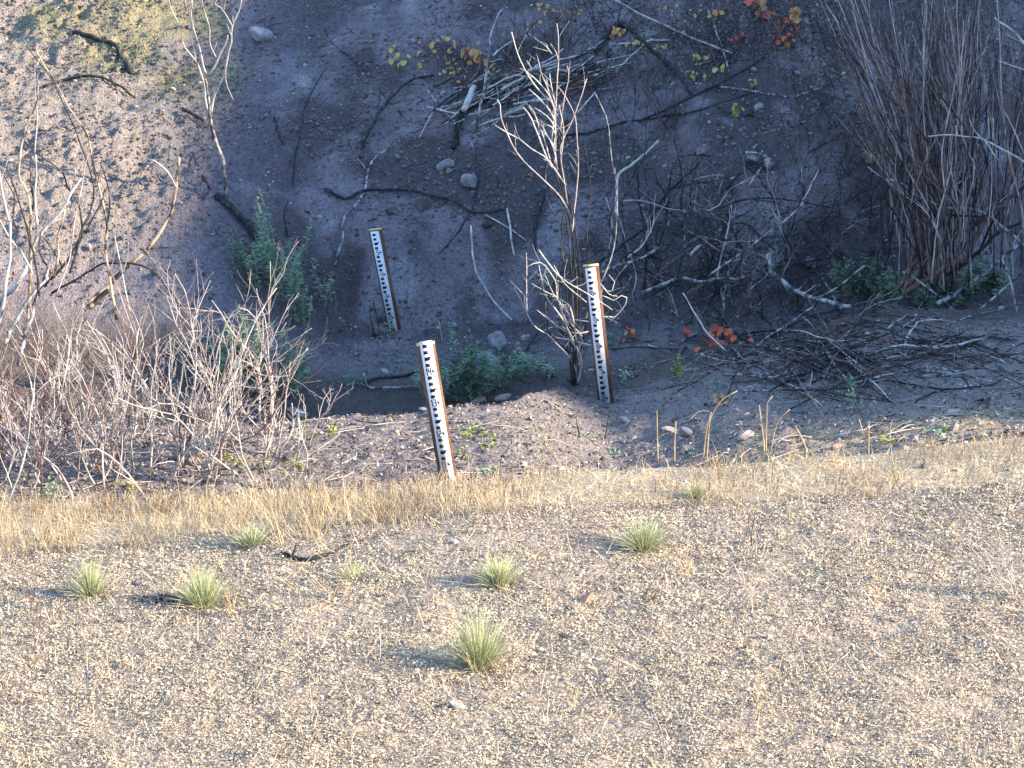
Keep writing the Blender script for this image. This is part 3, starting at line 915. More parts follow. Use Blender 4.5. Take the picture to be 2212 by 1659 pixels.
for k in range(278):
    x = rs.normal(1090, 470); t = abs(x - 1080) / 900
    y = rs.normal(640 - 60 * (x > 1300), 145 * max(.35, 1 - t * .6)); y = min(y, 900 - 130 * max(0, (x - 1300) / 700))
    y = max(y, 385 + max(0, (900 - x)) * .12)
    l = rs.uniform(130, 720); s_ = rs.normal(.08, .33) if rs.random() < .75 else rs.normal(0, 1.5)
    l = l / math.sqrt(1 + s_ * s_)
    bow = rs.normal(0, 22)
    BR.append((rs.choice(['charred', 'charred', 'charred', 'ashen', 'twigred', 'barkred']), rs.uniform(1.8, 5.0), [(x - l / 2, y - s_ * l / 2), (x, y + bow), (x + l / 2, y + s_ * l / 2)], rs.uniform(.03, .62) * max(.3, 1 - abs(x - 1050) / 1100)))
for k, (m, w, L, lift) in enumerate(BR):
    rs_ = np.random.default_rng(700 + k)
    n_ = len(L)
    P_ = gpath(q6(L), [lift * (0.35 if e in (0, n_ - 1) else 1) * rs_.uniform(.6, 1.2) for e in range(n_)], w)
    mb = MB(); add_stick(mb, P_, (w, w * .65), rs_, k=5, twigs=int(rs_.integers(0, 4)), twl=(.08, .35))
    mb.build('stick', M[m], brush, smooth=True, origin=np.array(brush.location))

# ------------------------------------------------------------------ bare shrubs
def grow(mb, p, d, L, r, rs, depth, nseg=9, side=5, wander=.16, up=.05, spread=.75, ratio=.55, start=.25):
    """one woody stem and, below it, its side branches"""
    pts = [np.asarray(p, float)]; d = unit(d)
    for i in range(nseg):
        d = unit(d + rs.normal(0, wander, 3) + np.array([0, 0, up]))
        pts.append(pts[-1] + d * L / nseg)
    pts = np.array(pts)
    rr = np.linspace(r, r * .38, len(pts))
    mb.tube(pts, rr, 5 if r > .004 else 4)
    if depth > 0:
        for _ in range(side):
            i = rs.integers(int(start * nseg), nseg)
            dd = unit(pts[i + 1] - pts[i])
            s = unit(np.cross(dd, rs.normal(0, 1, 3)))
            grow(mb, pts[i], unit(dd + s * spread * rs.uniform(.6, 1.3)), L * ratio * rs.uniform(.4, 1.0), rr[i] * .66, rs, depth - 1, max(4, nseg - 3), max(2, side - 2), wander, up, spread, ratio, start)
    return pts

def traced_stems(root, specs, y0, rs, thin=1.0, more=0):
    for (mm, w, pts, dy, ln, tw) in specs:
        w = (w[0] * thin, w[1] * thin); tw = tw + more
        mb = MB()
        path = np.array([A(q[0], q[1], y0 + dy + ln * k / max(len(pts) - 1, 1)) for k, q in enumerate(pts)])
        add_stick(mb, path, w, rs, k=6, twigs=tw, twl=(.06, .28))
        mb.build('stem', M[mm], root, smooth=True, origin=np.array(root.location))

# tall sapling on the burnt slope
b0 = G(488, 422)
t = empty('bare_sapling', b0, 'tall bare pale sapling at the edge of the shade on the far slope', 'sapling')
yy = b0[1]
rs = np.random.default_rng(5)
traced_stems(t, [
    ('ashen', (10, 6), [(488, 424), (483, 353), (467, 300), (455, 253), (448, 205), (446, 170)], 0, -.5, 0),
    ('bleached', (6, 3), [(455, 253), (443, 213), (442, 183), (430, 150), (422, 127), (415, 93), (413, 43), (415, -5)], -.2, -.3, 3),
    ('bleached', (5, 3), [(447, 165), (430, 100), (417, 53), (413, 0)], -.45, -.2, 2),
    ('bleached', (6, 3), [(455, 245), (462, 207), (477, 177), (488, 143), (498, 97), (502, 57), (515, 27), (525, -4)], -.25, -.4, 3),
    ('bleached', (5, 3), [(447, 165), (467, 137), (483, 103), (493, 77)], -.45, -.3, 1),
    ('bleached', (3, 2), [(466, 123), (453, 93), (453, 60), (440, 20), (436, -5)], -.5, -.2, 2),
    ('bleached', (3, 2), [(424, 134), (397, 97), (393, 70), (380, 40), (367, 7), (360, -10)], -.4, -.3, 2),
    ('twigpale', (2.5, 1.5), [(488, 143), (489, 180), (503, 217)], -.4, 0, 0),
    ('twigpale', (3, 2), [(418, 60), (404, 20), (398, -6)], -.5, 0, 1),
    ('twigpale', (3, 2), [(502, 57), (480, 20), (465, 10), (470, -6)], -.6, 0, 2),
], yy, rs)

# sapling with a fork beside the left thicket
t = empty('bare_sapling', A(200, 650, 26.0), 'forked bare sapling bending over the shade edge above the left thicket', 'sapling')
traced_stems(t, [
    ('scorched', (12, 5), [(180, 668), (193, 656), (212, 636), (247, 602), (301, 555), (333, 517), (360, 477), (373, 457), (380, 403), (387, 340)], 0, .6, 2),
    ('bleached', (4, 2.5), [(380, 403), (360, 370), (333, 347), (316, 343)], .4, .1, 0),
    ('charred', (6, 3), [(112, 633), (147, 613), (193, 586), (231, 567), (278, 568), (326, 581), (355, 615), (378, 642), (392, 700)], .3, -.2, 4),
], 26.0, rs)

# scorched stems at the left edge
t = empty('scorched_shrub', G(70, 800), 'tall scorched shrub with peeling orange and white stems in full sun, far left', 'shrub')
traced_stems(t, [
    ('charred', (5, 2), [(150, 590), (165, 540), (177, 495), (193, 463), (203, 411), (193, 363), (167, 293), (133, 217), (110, 170), (57, 100)], 0, .6, 3),
    ('scorched', (7, 2), [(252, 690), (246, 644), (239, 604), (230, 555), (228, 521), (230, 498), (228, 469), (218, 417), (204, 374), (187, 293), (147, 230), (130, 197), (83, 117), (75, 95)], .5, .5, 2),
    ('charred', (4.5, 2.5), [(230, 498), (238, 430), (233, 400), (217, 353)], .7, .2, 1),
    ('scorched', (6, 2.5), [(66, 507), (66, 459), (58, 411), (42, 378), (45, 333), (55, 277), (80, 217), (78, 140)], 0, .4, 2),
    ('scorched', (7, 4), [(60, 700), (66, 600), (66, 507), (66, 471), (71, 436), (66, 382), (70, 334)], 0, .2, 0),
    ('bleached', (6, 4), [(81, 488), (76, 430), (78, 382), (76, 334)], .1, .1, 0),
    ('bleached', (13, 5), [(-20, 690), (12, 642), (39, 610), (64, 559), (83, 510), (123, 463), (154, 420), (174, 386)], -.1, .4, 1),
    ('bleached', (5, 4), [(70, 590), (54, 559), (23, 519), (0, 476), (-15, 450)], -.2, .1, 0),
    ('bleached', (9, 4), [(-4, 700), (8, 644), (14, 594), (19, 546), (23, 492), (12, 440), (0, 391), (-8, 350)], -.3, .2, 2),
    ('charred', (6, 3), [(108, 604), (135, 577), (160, 542), (176, 517), (177, 484), (170, 447), (154, 417), (143, 397), (133, 370), (100, 345), (73, 324), (50, 305)], .2, .3, 3),
    ('scorched', (4, 3), [(156, 415), (160, 382), (164, 353)], .3, .1, 0),
    ('charred', (4, 2.5), [(185, 505), (203, 467), (218, 438), (224, 415)], .4, .1, 0),
    ('scorched', (6, 4), [(118, 600), (125, 555), (123, 517), (127, 498), (139, 453)], .2, .1, 1),
    ('scorched', (14, 11), [(190, 664), (212, 645), (232, 625)], .1, .1, 0),
    ('ashen', (11, 8), [(40, 790), (53, 726), (80, 650), (110, 560), (122, 535)], -.4, .4, 1),
    ('ashen', (9, 6), [(8, 745), (35, 690), (75, 630), (105, 600)], -.5, .3, 1),
    ('charred', (6, 3), [(85, 640), (75, 560), (62, 510), (40, 430), (20, 380), (12, 360)], -.3, .3, 3),
    ('charred', (5, 3), [(95, 620), (110, 590), (84, 545), (88, 500)], -.2, .2, 2),
    ('charred', (5, 2), [(40, 500), (26, 470), (33, 430), (20, 400), (8, 378)], -.1, .3, 2),
    ('charred', (4, 2), [(135, 577), (125, 560), (100, 520), (85, 505)], .2, .3, 1),
    ('twigpale', (3, 1.5), [(75, 330), (80, 250), (75, 160), (90, 120)], .3, .4, 3),
    ('twigpale', (3, 1.5), [(120, 640), (150, 560), (160, 480), (178, 400), (190, 330)], -.3, .5, 3),
], 25.4, rs)

# white lit shrub in the middle of the picture
b0 = A(1238, 832, 25.2)
t = empty('bare_shrub', b0, 'bare shrub with bright white sunlit upper twigs behind the middle gauge', 'shrub')
c5 = lambda L: [(853 + x * .1929, 51 + y * .1929) for x, y in L]
low = [(1238, 832), (1238, 785), (1240, 690), (1232, 560), (1222, 470)]
traced_stems(t, [
    ('charred', (7, 4), low + c5([(1790, 1560)]), 0, .1, 3),
    ('twigpale', (4, 2.5), c5([(1790, 1560), (1800, 1300), (1800, 1000), (1815, 700), (1830, 450), (1835, 200), (1815, 0)]), 0, .3, 3),
    ('charred', (7, 4), [(1234, 832), (1236, 785), (1246, 640), (1234, 500), (1217, 433), (1204, 367)], 0, .2, 2),
    ('charred', (6, 4), [(1242, 832), (1242, 785), (1252, 650), (1248, 540), (1230, 433), (1214, 345), (1208, 300)], .1, .2, 2),
    ('bleached', (5, 3.5), [(1204, 367)] + c5([(1780, 1400), (1760, 1250), (1780, 920), (1690, 830), (1560, 680), (1450, 500), (1390, 370), (1340, 230), (1310, 90)]), .15, .1, 2),
    ('bleached', (3.5, 2.5), c5([(1830, 420), (1800, 310), (1740, 220)]), .3, 0, 0), ('bleached', (4, 4), c5([(1760, 340), (1690, 245)]), .3, 0, 0),
    ('bleached', (4, 4), c5([(1520, 490), (1480, 415)]), .3, 0, 0), ('twigpale', (4, 2.5), c5([(1800, 1100), (1770, 900), (1700, 700), (1640, 560), (1590, 340)]), .2, .1, 1),
    ('bleached', (4.5, 3), c5([(1800, 1000), (1740, 830), (1640, 700), (1500, 560), (1400, 500)]), .15, .1, 1), ('bleached', (4.5, 3), c5([(1796, 1100), (1700, 930), (1500, 730)]), .1, .1, 1),
    ('twigpale', (4, 3), [(1225, 450), (1200, 413), (1148, 365)] + c5([(1350, 1420), (1240, 1200), (1190, 1050), (1180, 900), (1145, 850)]), -.1, .1, 2),
    ('bleached', (4.5, 3), [(1222, 400)] + c5([(1730, 1540), (1560, 1430), (1400, 1300), (1220, 1200), (1120, 1140)]), -.1, .1, 1),
    ('bleached', (4.5, 3.5), c5([(1750, 1600), (1690, 1480), (1580, 1180), (1520, 1040), (1430, 930)]), 0, .1, 1), ('bleached', (4, 3), c5([(1800, 1250), (1770, 1170), (1600, 1070), (1470, 890)]), .1, .1, 1),
    ('twigpale', (4, 2.5), [(1226, 440), (1212, 345)] + c5([(1870, 1340), (1980, 1100), (2060, 900), (2150, 620)]), .1, .1, 1),
    ('twigpale', (4, 2.5), [(1236, 500), (1248, 380)] + c5([(2040, 1250), (2010, 1030), (1920, 830), (1820, 700)]), .1, .2, 2),
    ('bleached', (4, 3), c5([(1860, 1500), (1890, 1250), (1880, 1100), (1840, 900)]), .1, .1, 0), ('twigpale', (4, 3), c5([(1850, 1200), (1900, 820), (1950, 600), (1930, 470)]), .2, .1, 1),
    ('ashen', (4.5, 3), [(1245, 832), (1262, 700), (1320, 560), (1334, 467), (1332, 400), (1324, 357), (1317, 300), (1310, 253), (1284, 200)], .2, .6, 1),
    ('bleached', (4, 3), c5([(1760, 1620), (1700, 1390), (1640, 1200), (1560, 1000), (1500, 905)]), .05, .1, 1), ('bleached', (4, 3), c5([(1800, 1420), (1720, 1280), (1640, 1190)]), .05, .1, 0),
    ('bleached', (4, 3), c5([(1790, 960), (1720, 760), (1690, 620)]), .2, .1, 1), ('bleached', (4, 3), c5([(1800, 1500), (1760, 1350), (1690, 1230), (1640, 1130)]), 0, .1, 1),
    ('bleached', (3.5, 2.5), c5([(1795, 900), (1750, 700), (1730, 560)]), .2, .1, 1), ('bleached', (3.5, 2.5), c5([(1800, 1180), (1720, 1050), (1560, 940)]), .1, .1, 0),
    ('charred', (5, 3), [(1250, 832), (1250, 780), (1275, 640), (1268, 500), (1275, 400), (1262, 310)], .3, .3, 4), ('charred', (4, 3), [(1230, 832), (1230, 780), (1205, 640), (1212, 520), (1180, 420)], .2, .3, 3),
    ('charred', (4, 3), [(1232, 832), (1232, 780), (1225, 640), (1213, 520), (1218, 440)], -.1, .1, 2), ('charred', (4, 3), [(1246, 832), (1246, 780), (1236, 610), (1246, 520), (1232, 420)], -.15, .1, 2),
], b0[1], rs, .78, 2)

# twigs round the top of the middle gauge
b0 = A(1248, 826, 25.3)
t = empty('bare_shrub', b0, 'low bare shrub with curling pale twigs crossing the top of the middle gauge', 'shrub')
c3 = lambda L: ([(1248, 828)] if L[0][1] > 660 else []) + [(737 + x / 3, 553 + y / 3) for x, y in L]
traced_stems(t, [
    ('twigpale', (5, 2.5), c3([(1500, 690), (1350, 520), (1250, 450), (1180, 320), (1120, 200)]), 0, -.3, 3), ('twigpale', (5, 2.5), c3([(1620, 580), (1500, 545), (1400, 530), (1360, 500)]), .1, -.1, 2),
    ('twigpale', (5, 2.5), c3([(1600, 490), (1540, 500), (1440, 480), (1270, 350)]), -.1, -.2, 3), ('bleached', (6, 3), c3([(1560, 685), (1500, 540), (1440, 400), (1400, 240), (1380, 150), (1290, 40), (1210, 70)]), -.1, -.4, 4),
    ('bleached', (5, 2.5), c3([(1280, -40), (1400, 120), (1530, 210), (1680, 300), (1760, 350)]), -.55, -.1, 4), ('bleached', (4, 2), c3([(1680, 310), (1690, 250), (1760, 290), (1830, 250), (1855, 290), (1820, 350), (1740, 430)]), -.6, 0, 1),
    ('bleached', (4, 2), c3([(1690, 200), (1740, 250), (1790, 260)]), -.55, 0, 0), ('bleached', (4, 2), c3([(1680, 180), (1740, 240), (1770, 170), (1730, 125)]), -.55, 0, 0), ('bleached', (5, 2), c3([(1530, 560), (1480, 330), (1320, 230), (1240, 180)]), -.3, -.3, 5),
    ('twigpale', (6, 3), c3([(1545, 690), (1440, 420), (1340, 280), (1280, 60)]), -.1, -.2, 4), ('charred', (6, 4), c3([(1550, 690), (1400, 560), (1340, 480), (1350, 300)]), .2, .1, 3),
    ('charred', (7, 4), c3([(1540, 690), (1480, 560), (1420, 470), (1440, 340), (1500, 200)]), .3, .2, 3), ('bleached', (4, 2), c3([(1205, 370), (1200, 200), (1205, 90), (1200, -20)]), -.3, .1, 2),
    ('ashen', (7, 5), c3([(1560, 680), (1530, 570), (1460, 430), (1420, 330)]), .1, .1, 2), ('bleached', (4, 2), c3([(1560, 520), (1480, 415), (1600, 425)]), -.2, -.2, 2), ('bleached', (4, 2), c3([(1500, 410), (1380, 250), (1320, 120)]), -.35, -.1, 4),
    ('bleached', (3.5, 2), c3([(1640, 420), (1700, 390), (1760, 400)]), -.5, 0, 2), ('bleached', (3.5, 2), c3([(1590, 300), (1450, 180), (1380, 60)]), -.45, -.1, 4),
], b0[1], rs, .78, 2)

# burnt tangle between the middle gauge and the boulder
b0 = G(1420, 720)
t = empty('burnt_shrub', b0, 'burnt shrub of black tangled stems between the middle gauge and the large boulder', 'shrub')
c2 = lambda L: [(1280 + x * .2315, 256 + y * .2315) for x, y in L]
traced_stems(t, [
    ('charred', (7, 3), c2([(480, 1600), (500, 1300), (490, 1080), (440, 780), (410, 500), (390, 330), (395, 190)]), 0, .6, 4), ('charred', (6, 3), c2([(600, 1250), (700, 850), (720, 620), (760, 430), (850, 350), (960, 340), (1090, 350)]), 0, .8, 6),
    ('charred', (5, 3), c2([(830, 900), (830, 550), (800, 360), (760, 200), (720, 130)]), .2, .7, 4), ('charred', (6, 3), c2([(540, 950), (700, 700), (870, 530), (980, 430), (950, 300), (940, 250)]), .1, .7, 5),
    ('charred', (8, 5), c2([(20, 1360), (200, 1240), (370, 1100), (500, 1020), (640, 960)]), -.3, .4, 3), ('ashen', (8, 5), c2([(60, 1450), (300, 1360), (500, 1280), (620, 1210)]), -.4, .3, 2),
    ('charred', (7, 4), c2([(560, 1640), (700, 1560), (900, 1470), (1080, 1420)]), -.5, .2, 3), ('ashen', (8, 6), c2([(460, 1630), (640, 1560), (800, 1500), (980, 1520), (1280, 1500), (1420, 1490)]), -.6, .2, 2),
    ('charred', (5, 3), c2([(690, 720), (620, 620), (570, 480), (480, 470)]), .3, .4, 3), ('charred', (4, 2), c2([(690, 1000), (680, 700), (780, 640), (1000, 600), (1300, 540), (1500, 460)]), .1, .6, 3),
    ('twigpale', (3, 1.5), c2([(270, 770), (480, 770), (740, 850), (900, 860)]), -.2, .1, 1), ('charred', (4, 2.5), c2([(1320, 780), (1450, 750), (1700, 745), (1940, 780), (2212, 835)]), .2, .3, 1),
    ('charred', (5, 3), c2([(1700, 1230), (1570, 1110), (1480, 1010), (1380, 970), (1280, 1000)]), .2, .2, 3), ('charred', (5, 3), c2([(1090, 1310), (1020, 1200), (980, 1080), (940, 960)]), 0, .3, 3),
    ('charred', (6, 3), c2([(1160, 1640), (1250, 1400), (1350, 1200), (1300, 1000), (1290, 800)]), -.2, .6, 5), ('charred', (5, 2.5), c2([(1290, 1480), (1400, 1280), (1300, 1050), (1150, 900)]), -.2, .5, 4),
    ('charred', (5, 2.5), c2([(1000, 1480), (1100, 1330), (1170, 1160), (1260, 960), (1300, 700), (1240, 500)]), -.1, .7, 6), ('charred', (4, 2.5), c2([(790, 1500), (850, 1250), (960, 1060), (1130, 1010)]), -.2, .4, 4),
    ('charred', (5, 3), c2([(1760, 1030), (1850, 1190), (1940, 1330), (1990, 1440)]), .3, -.2, 1), ('charred', (4, 3), c2([(2000, 1010), (2120, 1120), (2212, 1200)]), .2, 0, 0),
    ('ashen', (4, 3), c2([(320, 1560), (400, 1400), (430, 1250), (470, 1120)]), -.3, .2, 1), ('twigpale', (3, 2), c2([(370, 1640), (400, 1450), (300, 1100), (240, 880), (220, 760)]), -.2, .4, 1),
    ('ashen', (5, 3), c2([(70, 1450), (150, 1250), (180, 1050), (170, 880), (120, 720), (125, 580)]), -.2, .3, 2), ('bleached', (8, 7), c2([(915, 1275), (1000, 1185)]), 0, .1, 0),
], b0[1] + .3, rs)
for k in range(95):
    x = rs.uniform(1310, 1760); y = rs.uniform(440, 760)
    p = A(x, min(y, 745), b0[1] + rs.uniform(-.3, 1.2)); p[2] = max(p[2], ground_z(p[0], p[1]) - .02)
    mb = MB(); grow(mb, p, (rs.normal(.25, .7), rs.normal(.1, .3), rs.uniform(.3, 1)), rs.uniform(.5, 1.25), rs.uniform(.006, .013), rs, 1, side=6, wander=.2, up=0, ratio=.6)
    mb.build('stem', M['charred' if k % 3 else ('twigred', 'ashen', 'twigpale')[k // 3 % 3]], t, smooth=True, origin=b0)

# small burnt seedling shrubs on the slope left of the willow
for k, (x, y, h, lab) in enumerate([(1860, 385, .9, 'burnt shrub with black upright stems at the left edge of the willow thicket'), (1800, 300, .7, 'small burnt shrub with thin black stems high on the slope left of the willow'),
                                    (1150, 260, .6, 'small burnt shrub behind the pile of pale sticks'), (1220, 120, .9, 'grey brushy burnt shrub at the top of the slope behind the white shrub'),
                                    (1290, 60, .8, 'grey brushy burnt shrub under the bent charred branch'), (1480, 110, .7, 'grey brushy burnt shrub right of the bent charred branch'),
                                    (1370, 215, .9, 'dark twiggy burnt shrub at the right end of the pile of pale sticks'), (1440, 270, .8, 'dark twiggy burnt shrub below the long dark curved branch'),
                                    (1580, 130, .7, 'fine burnt shrub between the ash grey stick and the long dark curved branch'), (1720, 230, .9, 'fine burnt shrub left of the small upright pale stone'),
                                    (1770, 400, 1.0, 'fine burnt shrub below the ledge, in front of the pale grey branch tip'), (1660, 70, .6, 'fine burnt shrub among the bright red leaves'),
                                    (1110, 130, .8, 'fine grey shrub between the ash streaked pole and the white shrub'), (1790, 90, .9, 'fine burnt shrub at the upper left edge of the willow thicket')]):
    b = G(x, y)
    t = empty('burnt_shrub', b, lab, 'shrub')
    for q in range(22):
        p = b + np.array([rs.normal(0, .30), rs.normal(0, .16), 0]); p[2] = ground_z(p[0], p[1]) - .02
        mb = MB(); grow(mb, p, (rs.normal(0, .5), rs.normal(-.1, .25), 1), h * rs.uniform(.5, 1.1), rs.uniform(.0035, .007), rs, 1, side=5, wander=.13)
        mb.build('stem', M['charred' if q % 3 else 'twigred'], t, smooth=True, origin=b)

# ------------------------------------------------------------------ willow thicket, right
b0 = G(1965, 640)
will = empty('willow_shrub', b0, 'tall dense willow thicket of dark red stems rising over green undergrowth, right edge', 'shrub')
c4 = lambda L: [(1785 + x * .1929, 427 + y * .1929) for x, y in L]
wy = 28.9
traced_stems(will, [
    ('barkred', (13, 9), c4([(900, 1060), (1150, 920), (1400, 740), (1560, 620), (1700, 450), (1760, 250), (1740, 0), (1720, -300)]), 0, .5, 3),
    ('barkred', (12, 8), c4([(870, 1030), (1100, 740), (1500, 400), (1750, 240), (2000, 60), (2250, -150)]), .1, .5, 2), ('barkred', (10, 7), c4([(840, 1010), (1000, 600), (1160, 180), (1100, -200), (1000, -600)]), .2, .5, 2),
    ('barkred', (10, 7), c4([(810, 1000), (960, 760), (1060, 680), (1250, 560), (1500, 300), (1620, 150)]), .15, .4, 2), ('barkred', (9, 6), c4([(1300, 560), (1240, 250), (1210, 0), (1150, -400)]), .3, .5, 2),
    ('ashen', (11, 8), c4([(1240, 1190), (1400, 1110), (1700, 900), (2000, 640), (2230, 500)]), -.1, .3, 1), ('charred', (9, 7), c4([(1100, 1150), (1300, 900), (1600, 700), (1900, 420), (2230, 250)]), .1, .4, 1),
    ('ashen', (5, 4), c4([(860, 830), (1060, 950), (1280, 1120), (1500, 1330)]), -.4, -.2, 0), ('ashen', (6, 5), c4([(1620, 1320), (1900, 1100), (2100, 920), (2200, 800)]), -.5, .1, 0),
    ('charred', (6, 4), c4([(1060, 700), (900, 430), (760, 180), (640, -10), (560, -160)]), -.2, .3, 2), ('ashen', (6, 4), c4([(2250, 560), (2000, 350), (1700, 140), (1400, 120), (1200, 60), (1000, -20), (820, -180), (650, -200)]), -.3, .2, 2),
    ('charred', (5, 4), c4([(1770, 220), (1500, 200), (1200, 180), (1020, 90), (900, 0), (780, -140)]), -.25, .2, 1), ('charred', (5, 3), c4([(1020, 210), (880, 90), (790, 0), (600, -260)]), .1, .2, 1),
    ('charred', (7, 4), c4([(1700, 640), (1900, 200), (2050, -120), (2120, -400)]), .5, .5, 2), ('charred', (6, 4), c4([(660, 820), (650, 560), (605, 350), (610, 100), (640, -200)]), -.1, .3, 1),
    ('bleached', (4.5, 2.5), [(2235, 366), (2212, 350), (2175, 327), (2128, 303), (2068, 293), (2003, 293)], -1.6, 0, 0), ('bleached', (4, 2.5), [(2128, 303), (2140, 325), (2158, 345)], -1.6, 0, 0),
    ('bleached', (3.5, 2), [(2120, 300), (2105, 280), (2095, 258)], -1.6, 0, 0), ('bleached', (4, 2), [(2137, 300), (2136, 275), (2136, 253)], -1.6, 0, 0), ('bleached', (3, 2), [(2145, 300), (2147, 255)], -1.6, 0, 0),
    ('bleached', (3, 2), [(2068, 293), (2064, 272)], -1.6, 0, 0), ('bleached', (4, 2.5), [(2230, 160), (2212, 150), (2162, 133)], -1.6, 0, 1), ('bleached', (6, 4), [(2235, 120), (2212, 95), (2180, 60), (2150, 40)], -1.6, 0, 1),
    ('bleached', (3, 2), [(2212, 330), (2190, 280), (2170, 240)], -1.4, 0, 1),
], wy, rs)
for k in range(270):
    q = rs.random()
    if q < .5:
        xt = rs.uniform(1765, 2120); xb = 1985 + (xt - 1765) * .26 + rs.normal(0, 30)
    else:
        xt = rs.uniform(1960, 2300); xb = xt + rs.normal(-15, 60)
    yt = rs.uniform(-70, 90) if rs.random() < .62 else rs.uniform(60, 380)
    yb = rs.uniform(430, 640) if rs.random() < .75 else rs.uniform(300, 480)
    if yb < yt + 120: yb = yt + 150
    if yt > 90: xt = xt * .5 + xb * .5 + rs.normal(0, 60)
    xm = xb * .6 + xt * .4 + rs.normal(0, 16)
    ym = yb * .5 + yt * .5
    dd = rs.uniform(-.9, 1.2)
    path = np.array([A(xb, yb, wy + dd), A(xb * .86 + xt * .14 + rs.normal(0, 9), yb * .75 + yt * .25, wy + dd + .1), A(xm, ym, wy + dd + .3), A(xt, yt, wy + dd + rs.uniform(.2, 1.0))])
    gz = ground_z(path[:, 0], path[:, 1]); path[:, 2] = np.maximum(path[:, 2], gz + .01)
    mb = MB()
    w = rs.uniform(1.5, 4.4)
    s_, r_ = add_stick(mb, path, (w, w * .4), rs, n=12, k=5, knot=.5, twigs=int(rs.integers(1, 4)), twl=(.12, .4), twr=.4, up=.6)
    for _ in range(int(rs.integers(2, 5))):          # long forks that run up beside the stem
        i = int(rs.integers(3, 9)); d_ = unit(s_[i + 2] - s_[i])
        l = rs.uniform(.35, 1.1); o_ = rs.normal(0, .16, 3)
        p_ = [s_[i], s_[i] + (d_ + o_) * l * .5, s_[i] + (d_ + o_ * 1.2 + np.array([0, 0, .1])) * l]
        mb.tube(spline(p_, 6), np.linspace(r_[i] * .6, r_[i] * .2, 6), 4)
    mb.build('stem', M[rs.choice(['barkred', 'twigred', 'twigpale', 'charred', 'charred'] if w > 3.2 else ['twigred', 'twigpale', 'charred', 'barkred'])], will, smooth=True, origin=b0)

# ------------------------------------------------------------------ thickets of bare twigs in the left foreground
def thicket(x0, x1, row0, row1, ht, nst, pal, label, seed, thick=(.0065, .0125), lean=0.0, nside=8, sd=.42):
    rs = np.random.default_rng(seed)
    b = G((x0 + x1) / 2, row1)
    t = empty('bare_shrub', b, label, 'shrub', 'thickets of bare twigs along the near bench')
    for k in range(nst):
        g = G(rs.uniform(x0, x1), rs.uniform(row0, row1))
        g[2] -= .02
        mb = MB()
        L = rs.uniform(*ht)
        grow(mb, g, (rs.normal(lean, sd), rs.normal(-.02, .22), 1), L, rs.uniform(*thick), rs, 2 if k % 3 == 0 else 1, nseg=11, side=nside, wander=.14, up=.035, spread=.7, ratio=.42, start=.12)
        mb.build('stem', M[pal[k % len(pal)]], t, smooth=True, origin=b)
P1 = ['twigred', 'twigpale', 'twigpale', 'barkred', 'bleached', 'twigpale']
P2 = ['twigpale', 'bleached', 'twigpale', 'twigpale', 'twigred', 'bleached']
thicket(-80, 70, 960, 1088, (.9, 1.8), 19, P1, 'dense reddish thicket of bare twigs in the near left corner above the dry grass', 31)
thicket(60, 190, 950, 1080, (.9, 1.9), 18, P1, 'reddish bare thicket next to the corner one, in front of the scorched shrub', 32)
thicket(190, 320, 940, 1065, (1.1, 2.1), 16, P2, 'paler bare thicket with many fine tips, below the forked sapling', 33)
thicket(320, 450, 930, 1050, (1.1, 2.2), 18, P2, 'pale bare shrub with wide forks in front of the sunlit green plant', 34)
thicket(440, 570, 930, 1045, (1.1, 2.3), 15, P2, 'tall open pale shrub overlapping the leafy green plants', 35, lean=.06)
thicket(560, 670, 950, 1030, (.6, 1.5), 10, P2, 'small sparse pale shrub at the right end of the bare thickets', 36, lean=.2, nside=5)
thicket(-70, 230, 810, 890, (.6, 1.4), 15, ['twigpale', 'charred', 'twigred', 'ashen', 'bleached'], 'bare grey brush behind the reddish thickets at the foot of the scorched shrub', 37)
b0 = G(525, 985)
t = empty('bare_shrub', b0, 'leaning pale branch with small forks reaching right over the dark channel', 'shrub')
traced_stems(t, [
    ('bleached', (5, 3), [(500, 960), (540, 880), (590, 825), (630, 782), (666, 753)], 0, -.1, 2), ('bleached', (3.5, 2), [(597, 960), (593, 900), (583, 830), (572, 785)], .05, 0, 1),
    ('twigpale', (4, 2.5), [(590, 895), (610, 870), (627, 850)], 0, 0, 1), ('twigpale', (4, 2.5), [(430, 900), (460, 800), (480, 720), (505, 672), (530, 668), (553, 690), (563, 715)], -.1, -.1, 2),
    ('bleached', (4, 3), [(540, 975), (575, 977), (600, 960), (625, 945), (635, 925)], -.3, 0, 1),
], b0[1], rs)

# second burnt tangle, behind the brush pile
b0 = G(1620, 660)
t = empty('burnt_shrub', b0, 'fine burnt shrub of criss-crossing dark twigs between the large boulder and the brush pile', 'shrub')
rs = np.random.default_rng(88)
for k in range(85):
    x = rs.uniform(1480, 1900); y = rs.uniform(420, 700)
    p = G(x, y); p[2] -= .02
    mb = MB(); grow(mb, p, (rs.normal(0, .8), rs.normal(-.15, .3), rs.uniform(.25, 1)), rs.uniform(.4, 1.15), rs.uniform(.005, .010), rs, 1, side=6, wander=.2, up=0, ratio=.6)
    mb.build('stem', M['charred' if k % 3 else ('twigred', 'ashen', 'twigpale')[k // 3 % 3]], t, smooth=True, origin=b0)

